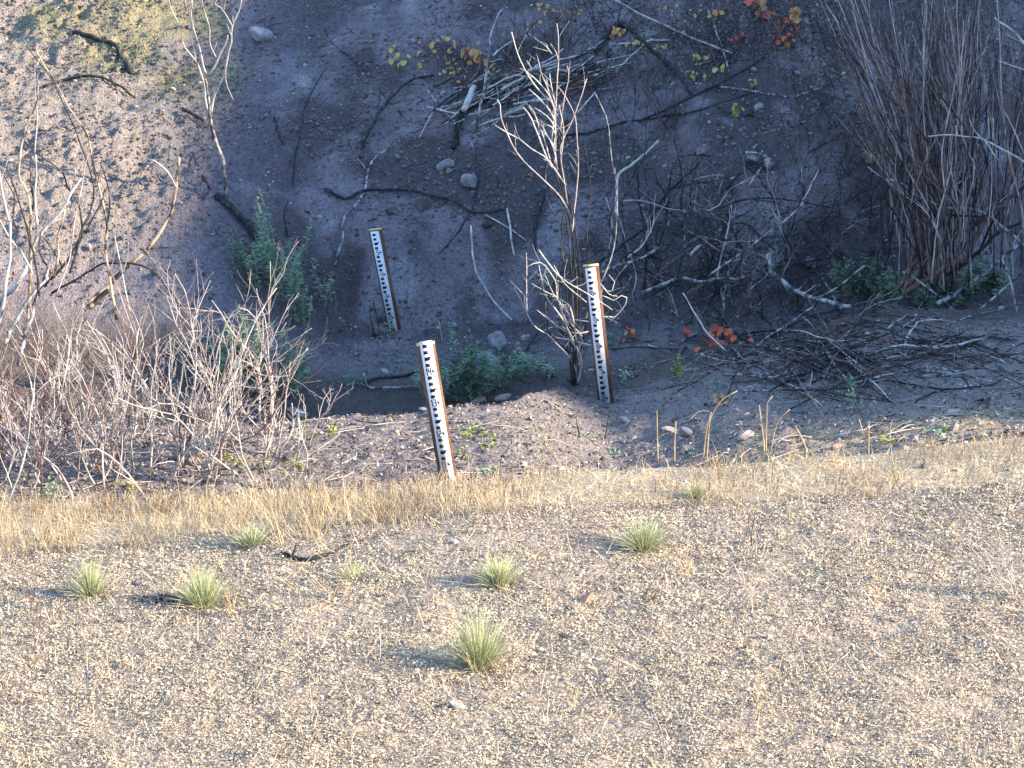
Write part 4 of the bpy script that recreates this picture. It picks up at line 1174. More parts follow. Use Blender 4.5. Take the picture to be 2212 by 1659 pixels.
# ------------------------------------------------------------------ leafy green plants
def leafy(dx, dy, w, h, nst, m, label, seed, ll=(.045, .085), lw=.26, per=26, y0=None, lean=(0, -.05), name='leafy_plant', cat='plant', group=None, droop=.1, stemw=.0028, w_top=1.25):
    rs = np.random.default_rng(seed)
    b = G(dx, dy) if y0 is None else A(dx, dy, y0)
    t = empty(name, b, label, cat, group or ('green seedlings and weeds' if name == 'seedling' else 'leafy green plants along the channel'))
    W = px2m(b, w) * 1.1; H = px2m(b, h) * 1.15
    for k in range(nst):
        u = rs.uniform(-.5, .5)
        p = np.array([b[0] + u * W * .75, b[1] + rs.normal(0, .10), 0]); p[2] = ground_z(p[0], p[1]) - .02 if y0 is None else b[2]
        hh = H * (1 - 1.5 * u * u) * rs.uniform(.45, 1.05)
        d = np.array([u * W / max(H, .01) * w_top * .35 + rs.normal(0, .12) + lean[0], rs.normal(0, .15) + lean[1], 1])
        L = max(hh, .06); n = 7
        pts = [p]; dd = unit(d)
        for i in range(n):
            dd = unit(dd + rs.normal(0, .07, 3) + np.array([0, 0, -.02]))
            pts.append(pts[-1] + dd * L / n)
        pts = np.array(pts)
        mb = MB(); mb.tube(pts, np.linspace(stemw, stemw * .4, len(pts)), 4)
        st = mb.build('stem', M[m], t, smooth=True, origin=b)
        q = max(6, int(per * L / .5))
        tt = rs.uniform(.12, 1, q) ** .8 * (len(pts) - 1.001)
        i0 = tt.astype(int); f = (tt - i0)[:, None]
        c = pts[i0] * (1 - f) + pts[i0 + 1] * f
        ax = pts[i0 + 1] - pts[i0]; ax /= np.linalg.norm(ax, axis=1)[:, None]
        ang = rs.uniform(0, 2 * np.pi, q)
        rad = np.stack([np.cos(ang), np.sin(ang), np.zeros(q)], -1)
        dr = rad * .85 + ax * rs.uniform(.2, .8, q)[:, None] - np.array([0, 0, droop])
        nr = ax * .8 + rs.normal(0, .3, (q, 3)) + np.array([0, 0, .4])
        sz = rs.uniform(*ll, q) * np.where(tt > len(pts) - 2, .7, 1)
        mb = MB(); leaves(mb, c, dr, nr, sz, sz * lw)
        lv = mb.build('leaves', M[m], st, origin=b)
        lv['kind'] = 'stuff'
    return t

leafy(600, 655, 120, 205, 26, 'green', 'tall feathery green plant on the shaded bank left of the farthest gauge', 1, per=46)
leafy(548, 610, 110, 100, 12, 'greendark', 'bushy green plant with drooping leaves left of the tall feathery one', 2, per=34)
leafy(650, 690, 60, 110, 8, 'green', 'narrow green plant right of the tall feathery one', 13, per=34)
leafy(705, 660, 56, 92, 9, 'green', 'small green plant standing alone between the feathery plant and the farthest gauge', 3, per=34)
leafy(550, 850, 190, 185, 40, 'green', 'wide green plant partly in sun behind the pale bare twigs', 4, per=60, ll=(.055, .10))
leafy(425, 830, 80, 80, 10, 'green', 'sunlit green plant at the left end of the dark channel', 14, per=34)
leafy(1000, 868, 130, 170, 30, 'greendark', 'upright green plant in the channel between the two nearer gauges', 5, per=40, ll=(.06, .105), lw=.3)
leafy(925, 850, 60, 65, 9, 'green', 'low green plant directly behind the nearest gauge', 6, per=30)
leafy(1120, 815, 150, 65, 18, 'green', 'low spreading green plant at the bench edge below the bare white shrub', 7, per=42, ll=(.06, .11), lw=.32)
leafy(1060, 850, 90, 90, 12, 'greendark', 'dark green plant in front of the channel boulders', 15, per=36, ll=(.06, .10))
leafy(760, 838, 66, 44, 9, 'greendark', 'small green plant on the channel bed left of the nearest gauge', 8, per=30)
leafy(840, 726, 30, 34, 6, 'green', 'little green weed at the foot of the farthest gauge', 16, per=26)
leafy(850, 790, 90, 30, 8, 'greendark', 'scattered round leaved weed on the channel bed under the farthest gauge', 17, ll=(.03, .05), lw=.7, per=40)
leafy(1860, 640, 130, 90, 26, 'greendark', 'green undergrowth left of the willow trunks', 9, per=40, ll=(.05, .10), lw=.34)
leafy(1950, 655, 130, 80, 26, 'green', 'green undergrowth at the foot of the willow trunks', 10, per=40, ll=(.05, .10), lw=.36)
leafy(2040, 655, 130, 90, 26, 'greendark', 'dark broad leaved undergrowth behind the leaning willow trunks', 11, per=40, ll=(.06, .11), lw=.42)
leafy(2125, 640, 90, 100, 16, 'greendark', 'undergrowth at the right edge beside the dark boulder', 12, per=36, ll=(.06, .11), lw=.42)
leafy(1175, 630, 40, 60, 6, 'greendark', 'dull green weed behind the twigs left of the middle gauge top', 18, per=24)
leafy(1325, 745, 26, 40, 5, 'greendark', 'dull green weed beside the post of the middle gauge', 19, per=24)
leafy(1525, 715, 34, 60, 6, 'greendark', 'grey green weed behind the red leaved sprig', 20, per=26)
leafy(1820, 850, 36, 46, 6, 'greendark', 'small dull green weed under the front of the brush pile', 21, per=26)
for k, (x, y, w, h, m, lab) in enumerate([
    (690, 942, 90, 34, 'greenyellow', 'yellow green seedling patch in the sunlit twig debris left of the nearest gauge'),
    (655, 930, 40, 26, 'green', 'green seedling at the top of the debris left of the nearest gauge'),
    (1012, 942, 80, 34, 'greenyellow', 'bright yellow green plant just right of the nearest gauge'),
    (1060, 955, 44, 24, 'greenyellow', 'small yellow green plant right of the bright one by the nearest gauge'),
    (985, 990, 56, 28, 'greenyellow', 'yellow green plant against the lower post of the nearest gauge'),
    (632, 1008, 36, 34, 'greenyellow', 'bright green seedling on the bench below the sparse pale shrub'),
    (560, 1010, 40, 26, 'green', 'green seedling among the pale twigs near the dry grass'),
    (1044, 1022, 44, 22, 'green', 'green weed at the sandy lip right of the nearest gauge'),
    (1140, 1020, 26, 20, 'green', 'small green weed at the sandy lip below the middle gauge'),
    (1275, 945, 30, 14, 'green', 'flat green seedling at the edge of the shade on the bench'),
    (1330, 980, 24, 14, 'green', 'tiny green seedling in the debris beyond the sandy lip'),
    (1355, 815, 34, 18, 'green', 'flat green rosette on the ashy bench right of the middle gauge'),
    (1485, 985, 34, 16, 'green', 'tiny green seedling by the dry stalks on the lip'),
    (1475, 815, 64, 44, 'greenyellow', 'yellowing weed with rusty leaves on the ashy bench'),
    (1545, 840, 50, 24, 'greendark', 'dull green weed on the bench left of the brush pile'),
    (1845, 880, 24, 52, 'green', 'upright pale green seedling in front of the brush pile'),
    (1915, 955, 36, 26, 'greenyellow', 'bright yellow green weed in the sun on the sandy slope'),
    (2015, 940, 66, 30, 'green', 'green weed leaning on the sunlit pale stone'),
    (165, 910, 34, 34, 'green', 'green seedling in the shade under the reddish thickets'),
    (330, 910, 44, 24, 'green', 'small green seedling at the bench edge under the pale thicket'),
    (270, 1055, 60, 24, 'greenyellow', 'green weed in the dry grass below the pale thicket'),
    (105, 1075, 90, 40, 'green', 'green weeds at the foot of the corner thicket'),
    (500, 1005, 40, 30, 'greenyellow', 'green seedling beneath the tall open pale shrub'),
    (655, 130, 30, 20, 'greendark', 'small dull green weed on the upper slope right of the tall sapling'),
    (870, 300, 50, 26, 'greendark', 'dull green weed beside the big curved charred branch'),
    (1265, 370, 50, 40, 'greendark', 'dull green weed behind the stems of the bare white shrub'),
    (1360, 360, 44, 26, 'greendark', 'dull green weed under the pale bent limb'),
    (1810, 380, 30, 22, 'greendark', 'dull green weed on the ledge left of the willow'),
    (1760, 245, 26, 26, 'greendark', 'small dull green weed near the small upright pale stone'),
]):
    leafy(x, y, w, h, int(5 + w / 12), m, lab, 60 + k, ll=(.025, .05), lw=.55, per=44, name='seedling', cat='plant', stemw=.0018)

# ------------------------------------------------------------------ sprigs of coloured leaves (each round leaf a part)
def leaf_disc(seed):
    rs = np.random.default_rng(seed)
    a = np.linspace(0, 2 * np.pi, 9)[:-1]
    r = 1 + rs.normal(0, .14, 8)
    v = [(0, 0, -.12)] + [(r[i] * math.cos(a[i]), r[i] * math.sin(a[i]), .35 * abs(math.cos(a[i])) ** 2 + .16 * rs.normal()) for i in range(8)]
    f = [[0, 1 + i, 1 + (i + 1) % 8] for i in range(8)]
    me = bpy.data.meshes.new('leaf')
    fast_mesh(me, np.array(v), np.array(f), np.zeros((0, 4), int))
    return me
LEAF = {}
for mname in ('orange', 'yellow', 'red', 'greenyellow'):
    LEAF[mname] = []
    for s in range(3):
        lm = leaf_disc(s + hash(mname) % 7 if False else s + len(mname) * 3); lm.materials.append(M[mname]); LEAF[mname].append(lm)

def sprig(pts, n, spread, cols, size, label, seed):
    rs = np.random.default_rng(seed)
    path = gpath(pts, [.02] + [.10] * (len(pts) - 1), 3)
    b = path[0]
    t = empty('leafy_sprig', b, label, 'sprig', 'sprigs of autumn coloured leaves')
    s = spline(path, 14)
    mb = MB(); mb.tube(s, np.linspace(.004, .002, 14), 4)
    for k in range(n):
        a_ = s[rs.integers(2, 14)]; q = a_
        q = q + np.array([rs.normal(0, spread), rs.normal(0, spread * .5), 0]) * 1.0
        q[2] = max(q[2] + rs.normal(.02, spread * .6), ground_z(q[0], q[1]) + .03)
        mb.tube(spline([a_, (a_ + q) / 2 + np.array([0, 0, .02]), q], 4), .0016, 4)
        o = bpy.data.objects.new('leaf', LEAF[rs.choice(cols)][rs.integers(0, 3)])
        COL.objects.link(o); o.parent = t
        o.location = q - b
        r = size * rs.uniform(.6, 1.15) / 2
        o.scale = (r, r, r)
        o.rotation_euler = (rs.uniform(.1, 1.5), rs.uniform(-.8, .8), rs.uniform(-1.5, 1.5))
    mb.build('stem', M['charred'], t, smooth=True, origin=b)
    return t

O, Yl, R_ = ['orange'], ['yellow'], ['red']
for k, (pts, n, sp, cols, sz, lab) in enumerate([
    ([(1020, 150), (1000, 110), (960, 95), (930, 100)], 26, .12, O + O + Yl, .085, 'sprig with many round orange leaves on the upper slope left of the ash streaked pole'),
    ([(1035, 165), (1030, 130), (1010, 110)], 9, .09, O, .10, 'orange leaves hanging beside the ash streaked pole'),
    ([(970, 165), (975, 140), (980, 120)], 8, .06, Yl + O, .06, 'short yellow leaved sprig under the orange one'),
    ([(895, 150), (875, 135), (855, 118)], 12, .10, Yl, .085, 'yellow leaved sprig left of the orange one on the upper slope'),
    ([(992, 192), (982, 175), (980, 155)], 9, .06, Yl + O, .06, 'yellow leaves at the left end of the pile of pale sticks'),
    ([(1080, 178), (1066, 165), (1062, 155)], 9, .07, Yl, .075, 'yellow leaves right of the ash streaked pole'),
    ([(1190, 45), (1180, 25), (1172, 10)], 11, .10, O + Yl, .07, 'dull orange leaves at the top of the picture behind the white shrub'),
    ([(1225, 45), (1235, 32), (1228, 20)], 8, .08, O, .06, 'dull orange leaves right of the topmost twig of the white shrub'),
    ([(1160, 70), (1150, 55), (1165, 45)], 7, .08, Yl + O, .055, 'small yellowish leaves left of the topmost white twig'),
    ([(1310, 85), (1330, 78), (1352, 70)], 10, .09, O, .075, 'orange leaves under the peak of the bent charred branch'),
    ([(1360, 115), (1375, 105), (1395, 95)], 10, .10, Yl, .065, 'yellow leaves below the bent charred branch'),
    ([(1440, 122), (1432, 112), (1425, 105)], 6, .06, Yl, .07, 'yellow leaves beside the right leg of the bent charred branch'),
    ([(1455, 60), (1462, 45), (1450, 20)], 10, .11, O + Yl, .06, 'small orange leaves right of the bent charred branch near the top'),
    ([(1490, 145), (1500, 132), (1512, 125)], 9, .07, Yl, .07, 'yellow leaves at the foot of the ash grey stick'),
    ([(1490, 172), (1502, 168), (1520, 162)], 10, .07, Yl, .07, 'lower yellow leaves near the end of the dark and pale curved branch'),
    ([(1545, 165), (1547, 158), (1550, 152)], 3, .04, Yl, .08, 'few yellow leaves beside the foot of the ash grey stick'),
    ([(1625, 190), (1622, 182), (1618, 178)], 5, .05, Yl + ['greenyellow'], .06, 'few yellow leaves under the long dark curved branch'),
    ([(1578, 262), (1585, 248), (1596, 242)], 9, .07, ['greenyellow'], .085, 'yellow green leaves alone on the dark soil left of the white blocky stone'),
    ([(1650, 45), (1640, 20), (1632, 0)], 12, .09, R_ + R_ + O, .11, 'bright red orange leaves hanging at the top of the slope'),
    ([(1660, 60), (1675, 48), (1685, 38)], 8, .10, R_, .08, 'red leaves below the bright red orange ones'),
    ([(1715, 65), (1718, 45), (1714, 28)], 12, .06, O, .10, 'orange leaves on the upper end of the long dark curved branch'),
    ([(1685, 105), (1695, 92), (1708, 85)], 13, .10, O + R_, .085, 'orange and red leaves lying below the upper end of the curved branch'),
    ([(1545, 50), (1550, 40), (1555, 30)], 5, .06, O, .09, 'few orange leaves left of the red ones at the top'),
    ([(1595, 85), (1600, 82), (1615, 86)], 6, .11, O + R_, .07, 'scattered orange leaves between the ash grey stick and the curved branch'),
    ([(1725, 75), (1728, 65), (1722, 58)], 4, .06, R_, .08, 'dark red leaves beside the upper end of the curved branch'),
    ([(1870, 170), (1850, 166), (1832, 163)], 6, .05, O + Yl, .055, 'few dry orange leaves at the left edge of the willow thicket'),
    ([(1372, 740), (1362, 728), (1356, 715)], 9, .045, R_ + O, .075, 'coral red leaves beside the post of the middle gauge'),
    ([(1590, 770), (1575, 752), (1555, 732)], 34, .13, R_, .085, 'clump of crimson leaves on the bench left of the brush pile'),
    ([(1484, 728), (1480, 718), (1476, 712)], 4, .035, R_, .075, 'few crimson leaves behind the bench stick'),
    ([(1575, 880), (1565, 870), (1555, 862)], 9, .07, O, .05, 'rusty dried leaves at the foot of the brush pile'),
]):
    sprig(pts, n, sp, cols, sz, lab, 800 + k)

# ------------------------------------------------------------------ bunches of grass on the near bank
def tuft(dx, dy, w, h, label, seed, dens=1.0, mat_='tuft'):
    rs = np.random.default_rng(seed)
    b = G(dx, dy)
    W = px2m(b, w); H = px2m(b, h) / .93
    n = int(520 * dens)
    u = rs.normal(0, .5, n); v = rs.normal(0, .5, n)
    base = np.stack([u * W * .16, v * W * .16, np.full(n, -.02)], -1)
    hh = H * rs.uniform(.35, 1.0, n) ** .8 * (1 - .22 * np.abs(u)) * (.75 + .5 * vnoise(u * 2 + 5 * seed, v * 2 + seed, 3))
    lean_ = np.stack([u * W * .46 + rs.normal(W * .03 * (seed % 3 - 1), W * .13, n), v * W * .38 + rs.normal(0, W * .13, n), hh], -1)
    bend = np.stack([u * W * .25, v * W * .2, -np.abs(u) * H * .10], -1)
    t = empty('grass_tuft', b, label, 'grass tuft', 'green bunches of grass on the near bank')
    mb = MB(); blades(mb, base, lean_, .0036, bend)
    mb.build('leaves', M[mat_], t)['kind'] = 'stuff'
    k = int(150 * dens)
    u = rs.normal(0, .7, k); v = rs.normal(0, .7, k)
    base = np.stack([u * W * .14, v * W * .14, np.full(k, -.02)], -1)
    mb = MB(); blades(mb, base, np.stack([u * W * .5, v * W * .45 - .02, H * rs.uniform(.12, .5, k)], -1), .0042, np.stack([u * .03, v * .03, -.03 + 0 * u], -1))
    mb.build('dry_leaves', M['straw'], t)['kind'] = 'stuff'
    return t
tuft(1035, 1440, 130, 150, 'tallest green grass tuft, nearest to the camera on the littered bank', 1, 1.5)
tuft(1078, 1266, 90, 86, 'round green grass tuft above the rust coloured stone, in the middle of the bank', 2, 1.1)
tuft(1390, 1186, 100, 86, 'green grass tuft with a dark base just below the dry grass, right of the middle', 3, 1.2)
tuft(440, 1308, 105, 100, 'green grass tuft beside a patch of burnt stubble on the left of the bank', 4, 1.2)
tuft(195, 1284, 90, 84, 'small green grass tuft farthest left on the bank', 5, 1.0)
tuft(545, 1178, 76, 60, 'faint green grass tuft inside the band of dry grass', 6, .7)
tuft(1505, 1074, 50, 42, 'little green grass tuft at the foot of the dry grass, right', 7, .6)
tuft(765, 1250, 86, 42, 'sparse green grass tuft in front of the burnt stick', 8, .35)

# ------------------------------------------------------------------ burnt stubble, fallen sticks and dry weeds on the near bank
stick('burnt_stick', 'burnt stick lying in the litter of the near bank below the dry grass', 'stick', 'charred', gpath([(607, 1197), (657, 1211), (702, 1201), (742, 1180), (795, 1158)], .02, 8), (13, 4), 901, twigs=3)
for k, (pts, w, m, lab) in enumerate([
    ([(690, 1320), (770, 1280), (830, 1258)], 3.5, 'drystalk', 'pale dry stalk lying right of the burnt stubble'),
    ([(660, 1318), (740, 1290), (795, 1272)], 3, 'drystalk', 'second pale dry stalk lying beside the first right of the stubble'),
    ([(1540, 1300), (1600, 1262), (1650, 1240)], 3, 'bleached', 'thin pale twig lying on the bank right of the rust coloured stone'),
    ([(1640, 1115), (1740, 1114), (1800, 1112)], 3, 'drystalk', 'straight yellow straw lying just below the dry grass, right'),
    ([(1900, 1600), (1960, 1585), (2020, 1570), (2040, 1555)], 3.5, 'bleached', 'pale stick lying in the litter near the lower right corner'),
    ([(1580, 1655), (1640, 1622), (1668, 1600)], 4, 'bleached', 'pale split stick at the lower edge right of the middle'),
    ([(1815, 1425), (1840, 1404), (1855, 1385)], 6, 'ashen', 'short grey stick with a dark side in the litter, right'),
    ([(340, 1640), (400, 1628), (450, 1622)], 3.5, 'bleached', 'pale stick lying at the lower left edge'),
    ([(970, 1610), (1020, 1590), (1070, 1560)], 3, 'drystalk', 'thin dry stalk lying below the broad whitish stone'),
    ([(385, 1450), (450, 1430), (505, 1420)], 2.5, 'drystalk', 'thin straw lying below the green tuft by the burnt stubble'),
]):
    stick('fallen_stalk', lab, 'stalk', m, gpath(pts, .012, w), (w, w * .7), 920 + k, k=5, group='stalks and twigs fallen on the near bank')

def weed(dx, dy, h, n, m, label, seed, lean=0.0, spread=.35, thick=.0038, depth=1):
    rs = np.random.default_rng(seed)
    b = G(dx, dy); H = px2m(b, h)
    t = empty('dry_weed', b, label, 'weed', 'dry weeds on the near bank')
    for k in range(n):
        p = b + np.array([rs.normal(0, .03), rs.normal(0, .03), -.01])
        mb = MB(); grow(mb, p, (lean + rs.normal(0, spread), rs.normal(0, .2), 1), H * rs.uniform(.6, 1.1), thick, rs, depth, nseg=8, side=4, wander=.12, up=.02, spread=.6, ratio=.45, start=.35)
        mb.build('stem', M[m], t, smooth=True, origin=b)
for k, (x, y, h, n, m, lean, lab) in enumerate([
    (2200, 1290, 190, 7, 'bleached', -.55, 'pale branching dry weed leaning left at the right edge'),
    (1604, 1262, 90, 2, 'bleached', -.5, 'thin pale dry weed leaning left in the middle of the right bank'),
    (1634, 1322, 80, 2, 'drystalk', 0, 'upright straw coloured dry weed below the thin pale one'),
    (1620, 1180, 110, 3, 'charred', .35, 'dark dry weed leaning right below the dry grass'),
    (1380, 1300, 150, 2, 'charred', .45, 'dark thin weed leaning right past the tuft with a dark base'),
    (700, 1180, 210, 5, 'drystalk', .05, 'tall branched dry weed in the dry grass left of the nearest gauge'),
    (610, 1180, 190, 4, 'drystalk', -.25, 'tall branched dry weed left of the burnt stick'),
    (500, 1330, 110, 4, 'drystalk', -.2, 'dry weed beside the green tuft and the burnt stubble'),
    (720, 1290, 130, 3, 'drystalk', .1, 'dry weed standing right of the burnt stubble'),
    (90, 1380, 180, 5, 'twigred', -.15, 'brownish dry weed at the left edge of the bank'),
    (20, 1520, 160, 5, 'twigred', .1, 'brownish dry weed in the lower left corner'),
    (150, 1190, 150, 5, 'drystalk', .3, 'arching dry weed in the tall grass on the left'),
    (1165, 1005, 110, 3, 'greenyellow', 0, 'pale green stalky weed on the bench below the middle gauge'),
    (1640, 1560, 180, 2, 'drystalk', .02, 'slender dry weed in the lower right part of the bank'),
    (1900, 1300, 80, 3, 'drystalk', -.3, 'small dry weed right of the middle of the bank'),
    (1240, 1530, 70, 3, 'drystalk', -.3, 'small dry weed right of the tallest grass tuft'),
    (1480, 1250, 90, 3, 'drystalk', .1, 'dry weed right of the rust coloured stone'),
    (1440, 1180, 60, 3, 'twigred', .2, 'reddish dry weed right of the tuft with a dark base'),
]):
    weed(x, y, h, n, m, lab, 950 + k, lean)
for k, (pts, w, lab) in enumerate([
    ([(1525, 998), (1533, 913), (1548, 880), (1562, 863), (1593, 845)], 3.2, 'arched dry stalk on the sandy lip, the tallest of its group'),
    ([(1518, 990), (1526, 930), (1536, 890)], 3, 'straight dry stalk beside the arched one on the lip'),
    ([(1652, 985), (1647, 930), (1640, 876)], 4, 'thick upright dry stalk on the lip below the brush pile'),
    ([(1663, 985), (1670, 945), (1682, 910), (1707, 883)], 3, 'dry stalk bending right on the lip below the brush pile'),
    ([(1655, 985), (1656, 920), (1658, 868), (1668, 856)], 3, 'grey hooked dry stalk behind the thick upright one'),
    ([(1748, 982), (1735, 950), (1718, 918)], 4, 'dry stalk leaning left on the lip right of the others'),
    ([(1421, 1002), (1420, 945), (1419, 886)], 3, 'single upright dry stalk on the lip right of the middle gauge'),
    ([(1457, 998), (1458, 950), (1459, 910)], 4, 'short upright dry stalk next to the single one'),
    ([(1252, 945), (1248, 920), (1245, 900)], 4, 'short charred spike on the bench in front of the middle gauge'),
    ([(1306, 950), (1312, 915), (1320, 870)], 2.6, 'thin dark stem standing on the bench below the middle gauge'),
    ([(1877, 985), (1877, 940), (1877, 910)], 2.6, 'thin dry stalk on the sunlit sandy slope'),
    ([(1866, 940), (1860, 920), (1857, 906)], 2.6, 'short dry stalk left of the thin one on the sandy slope'),
    ([(1922, 940), (1925, 920), (1927, 908)], 2.6, 'short dry stalk behind the bright yellow green weed'),
    ([(955, 740), (950, 700), (948, 690)], 2.6, 'short thin stem on the bank above the nearest gauge'),
    ([(1080, 1025), (1082, 990), (1108, 950), (1085, 930)], 2.5, 'dark thin stem standing on the bench right of the nearest gauge'),
]):
    stick('dry_stalk', lab, 'stalk', 'drystalk' if 'dark' not in lab and 'charred' not in lab else 'charred', spath(pts, None, 0), (w, w * .6), 1000 + k, k=5, group='dry stalks along the sandy lip')

# ------------------------------------------------------------------ ground cover nobody could count
def scatter(n, y0, y1, half):
    """points on the ground between two distances, within the view plus a margin"""
    y = RNG.uniform(y0, y1, n)
    x = RNG.uniform(-1, 1, n) * (half + .235 * (y - 14) * .9)
    return x, y

def flakes(name, x, y, sz, asp, m, lift=.012, tilt=.45):
    n = len(x)
    nr = gnormal(x, y) + RNG.normal(0, tilt, (n, 3)); nr[:, 2] = np.abs(nr[:, 2])
    a = RNG.uniform(0, 2 * np.pi, n)
    d = np.stack([np.cos(a), np.sin(a), RNG.normal(0, .25, n)], -1)
    d -= nr * (d * nr).sum(1)[:, None] / (nr * nr).sum(1)[:, None]
    c = np.stack([x, y, ground_z(x, y) + RNG.uniform(0, lift, n)], -1)
    mb = MB(); leaves(mb, c, d, nr, sz, sz * asp, fold=.2)
    return stuff(name, mb, m)

# straw litter on the near bank
x, y = scatter(680000, 12.6, 19.5, 5.0)
dens = fbm(x * 1.6, y * 1.6, 61, 3) * .75 + fbm(x * 6, y * 6, 62, 2) * .5
k = RNG.random(len(x)) < np.clip((dens - .30) * 2.6, .12, 1)
k &= (y < 18.2 + (fbm(x * 2, y * 0, 66, 2) - .5) * .25) | (RNG.random(len(x)) < .02)
x, y = x[k], y[k]
sz = np.minimum(RNG.lognormal(math.log(.0125), .42, len(x)), .035)
flakes('straw_litter', x, y, sz, RNG.uniform(.3, .8, len(x)), 'litter', .022, .55)
x, y = scatter(235000, 12.6, 19.5, 5.0)
dens = fbm(x * 5, y * 8, 71, 3)
k = RNG.random(len(x)) < np.clip((dens - .42) * 5, .14, 1) * (y < 18.2)
x, y = x[k], y[k]
flakes('charred_litter', x, y, np.minimum(RNG.lognormal(math.log(.0125), .4, len(x)), .03), RNG.uniform(.3, .8, len(x)), 'ashlitter', .02, .5)
# fine straws lying and standing
x, y = scatter(27000, 12.6, 19.4, 5.0)
n = len(x)
base = np.stack([x, y, ground_z(x, y)], -1)
a = RNG.uniform(0, 2 * np.pi, n); l = RNG.lognormal(math.log(.06), .5, n)
mb = MB(); blades(mb, base, np.stack([np.cos(a) * l, np.sin(a) * l, l * RNG.uniform(.05, .9, n)], -1), .0042, RNG.normal(0, .012, (n, 3)))
stuff('loose_straw', mb, 'straw')
# burnt stubble patch
b = G(405, 1300)
n = 1600
x = b[0] + RNG.normal(0, .17, n); y = b[1] + RNG.normal(.05, .05, n)
flakes('burnt_stubble', x, y, RNG.uniform(.02, .04, n), .6, 'ashlitter', .02, .5)

# dry grass along the lip, taller and denser to the left; thin brown stems on the bare sand to the right
n = 40000
x = RNG.uniform(-6.2, 6.4, n)
y = 17.9 + (19.42 - 17.9) * RNG.random(n) - np.clip(-x - 1, 0, 3) * .10 * RNG.random(n)
cl = fbm(x * 2.4, y * 2.4, 81, 3)
left = sstep(1.6, -2.6, x)
k = RNG.random(n) < np.clip((cl - .36) * 3.2, .03, 1) * (.10 + .9 * left)
x, y, left, cl = x[k], y[k], left[k], cl[k]
n = len(x)
h = RNG.lognormal(math.log(.08), .38, n) * (1 + .35 * left) * (.6 + .9 * cl)
base = np.stack([x, y, ground_z(x, y) - .01], -1)
mb = MB(); blades(mb, base, np.stack([RNG.normal(.02, .40, n) * h, RNG.normal(0, .34, n) * h, h], -1), RNG.uniform(.0020, .0042, n), np.stack([RNG.normal(0, .25, n) * h, RNG.normal(0, .15, n) * h, -.16 * h], -1))
stuff('dry_grass', mb, 'straw')
n = 18000
x = RNG.uniform(-6.2, 6.4, n); y = 18.05 + 1.35 * RNG.random(n) ** 1.25; left = sstep(1.0, -3.0, x)
k = RNG.random(n) < np.clip((fbm(x * 3, y * 1.2, 83, 3) - .33) * 3, .04, 1) * (.55 + .45 * left)
x, y, left = x[k], y[k], left[k]; n = len(x)
h = RNG.lognormal(math.log(.12), .4, n) * (1 + .35 * left)
base = np.stack([x, y, ground_z(x, y) - .01], -1)
mb = MB(); blades(mb, base, np.stack([RNG.normal(.10, .22, n) * h, RNG.normal(0, .2, n) * h, h], -1), RNG.uniform(.004, .0062, n), np.stack([RNG.normal(.05, .2, n) * h, RNG.normal(0, .1, n) * h, -.1 * h], -1))
stuff('brown_grass_stems', mb, 'brownstem')

# debris of twigs and ash on the sunlit bench
rs = np.random.default_rng(91)
mb = MB()
for k in range(520):
    x = rs.uniform(-5, 5.5); y = rs.uniform(20.1, 23.2 + max(0, x) * .3)
    if rs.random() > (1 if y < 21.8 else .35): continue
    l = rs.uniform(.08, .55) ** 1.2; a = rs.normal(0, .7) if rs.random() < .7 else rs.uniform(0, 3.1)
    c = np.array([x, y, 0]); d = np.array([math.cos(a), math.sin(a), 0]) * l / 2
    p = np.array([c - d, c + rs.normal(0, .02, 3), c + d]); p[:, 2] = ground_z(p[:, 0], p[:, 1]) + rs.uniform(.005, .07, 3)
    mb.tube(spline(p, 5), np.linspace(1, .6, 5) * rs.uniform(.002, .0065), 4)
stuff('twig_debris', mb, 'twigpale')
mb = MB()
for k in range(420):
    x = rs.uniform(-6.5, 7); y = rs.uniform(20.1, 35.6)
    if -2.2 < x < .3 and 29 < y < 31.6: continue
    l = rs.uniform(.08, .5); a = rs.normal(0, .9)
    c = np.array([x, y, 0]); d = np.array([math.cos(a), math.sin(a), 0]) * l / 2
    p = np.array([c - d, c + rs.normal(0, .03, 3), c + d]); p[:, 2] = ground_z(p[:, 0], p[:, 1]) + rs.uniform(.005, .05, 3)
    mb.tube(spline(p, 5), np.linspace(1, .6, 5) * rs.uniform(.002, .007), 4)
stuff('charred_twig_debris', mb, 'charred')
x, y = scatter(20000, 19.6, 27, 3.9)
flakes('ashy_litter', x, y, RNG.lognormal(math.log(.026), .45, len(x)), RNG.uniform(.3, .9, len(x)), 'ashlitter', .02, .5)
x, y = scatter(9000, 19.6, 23.5, 3.9)
flakes('pale_bark_litter', x, y, RNG.lognormal(math.log(.024), .45, len(x)), RNG.uniform(.25, .7, len(x)), 'litter', .02, .5)
# clods and leaf litter on the burnt slope, thicker toward the top right
x, y = scatter(60000, 29.5, 36.6, 3.9)
w = .15 + .85 * sstep(31.6, 33.6, y) * sstep(-1.8, .8, x)
k = RNG.random(len(x)) < w * sstep(.32, .6, fbm(x * 1.4, y * 1.4, 44, 3))
x, y = x[k], y[k]
flakes('burnt_leaf_litter', x, y, RNG.lognormal(math.log(.040), .4, len(x)), RNG.uniform(.4, .9, len(x)), 'ashlitter', .03, .6)

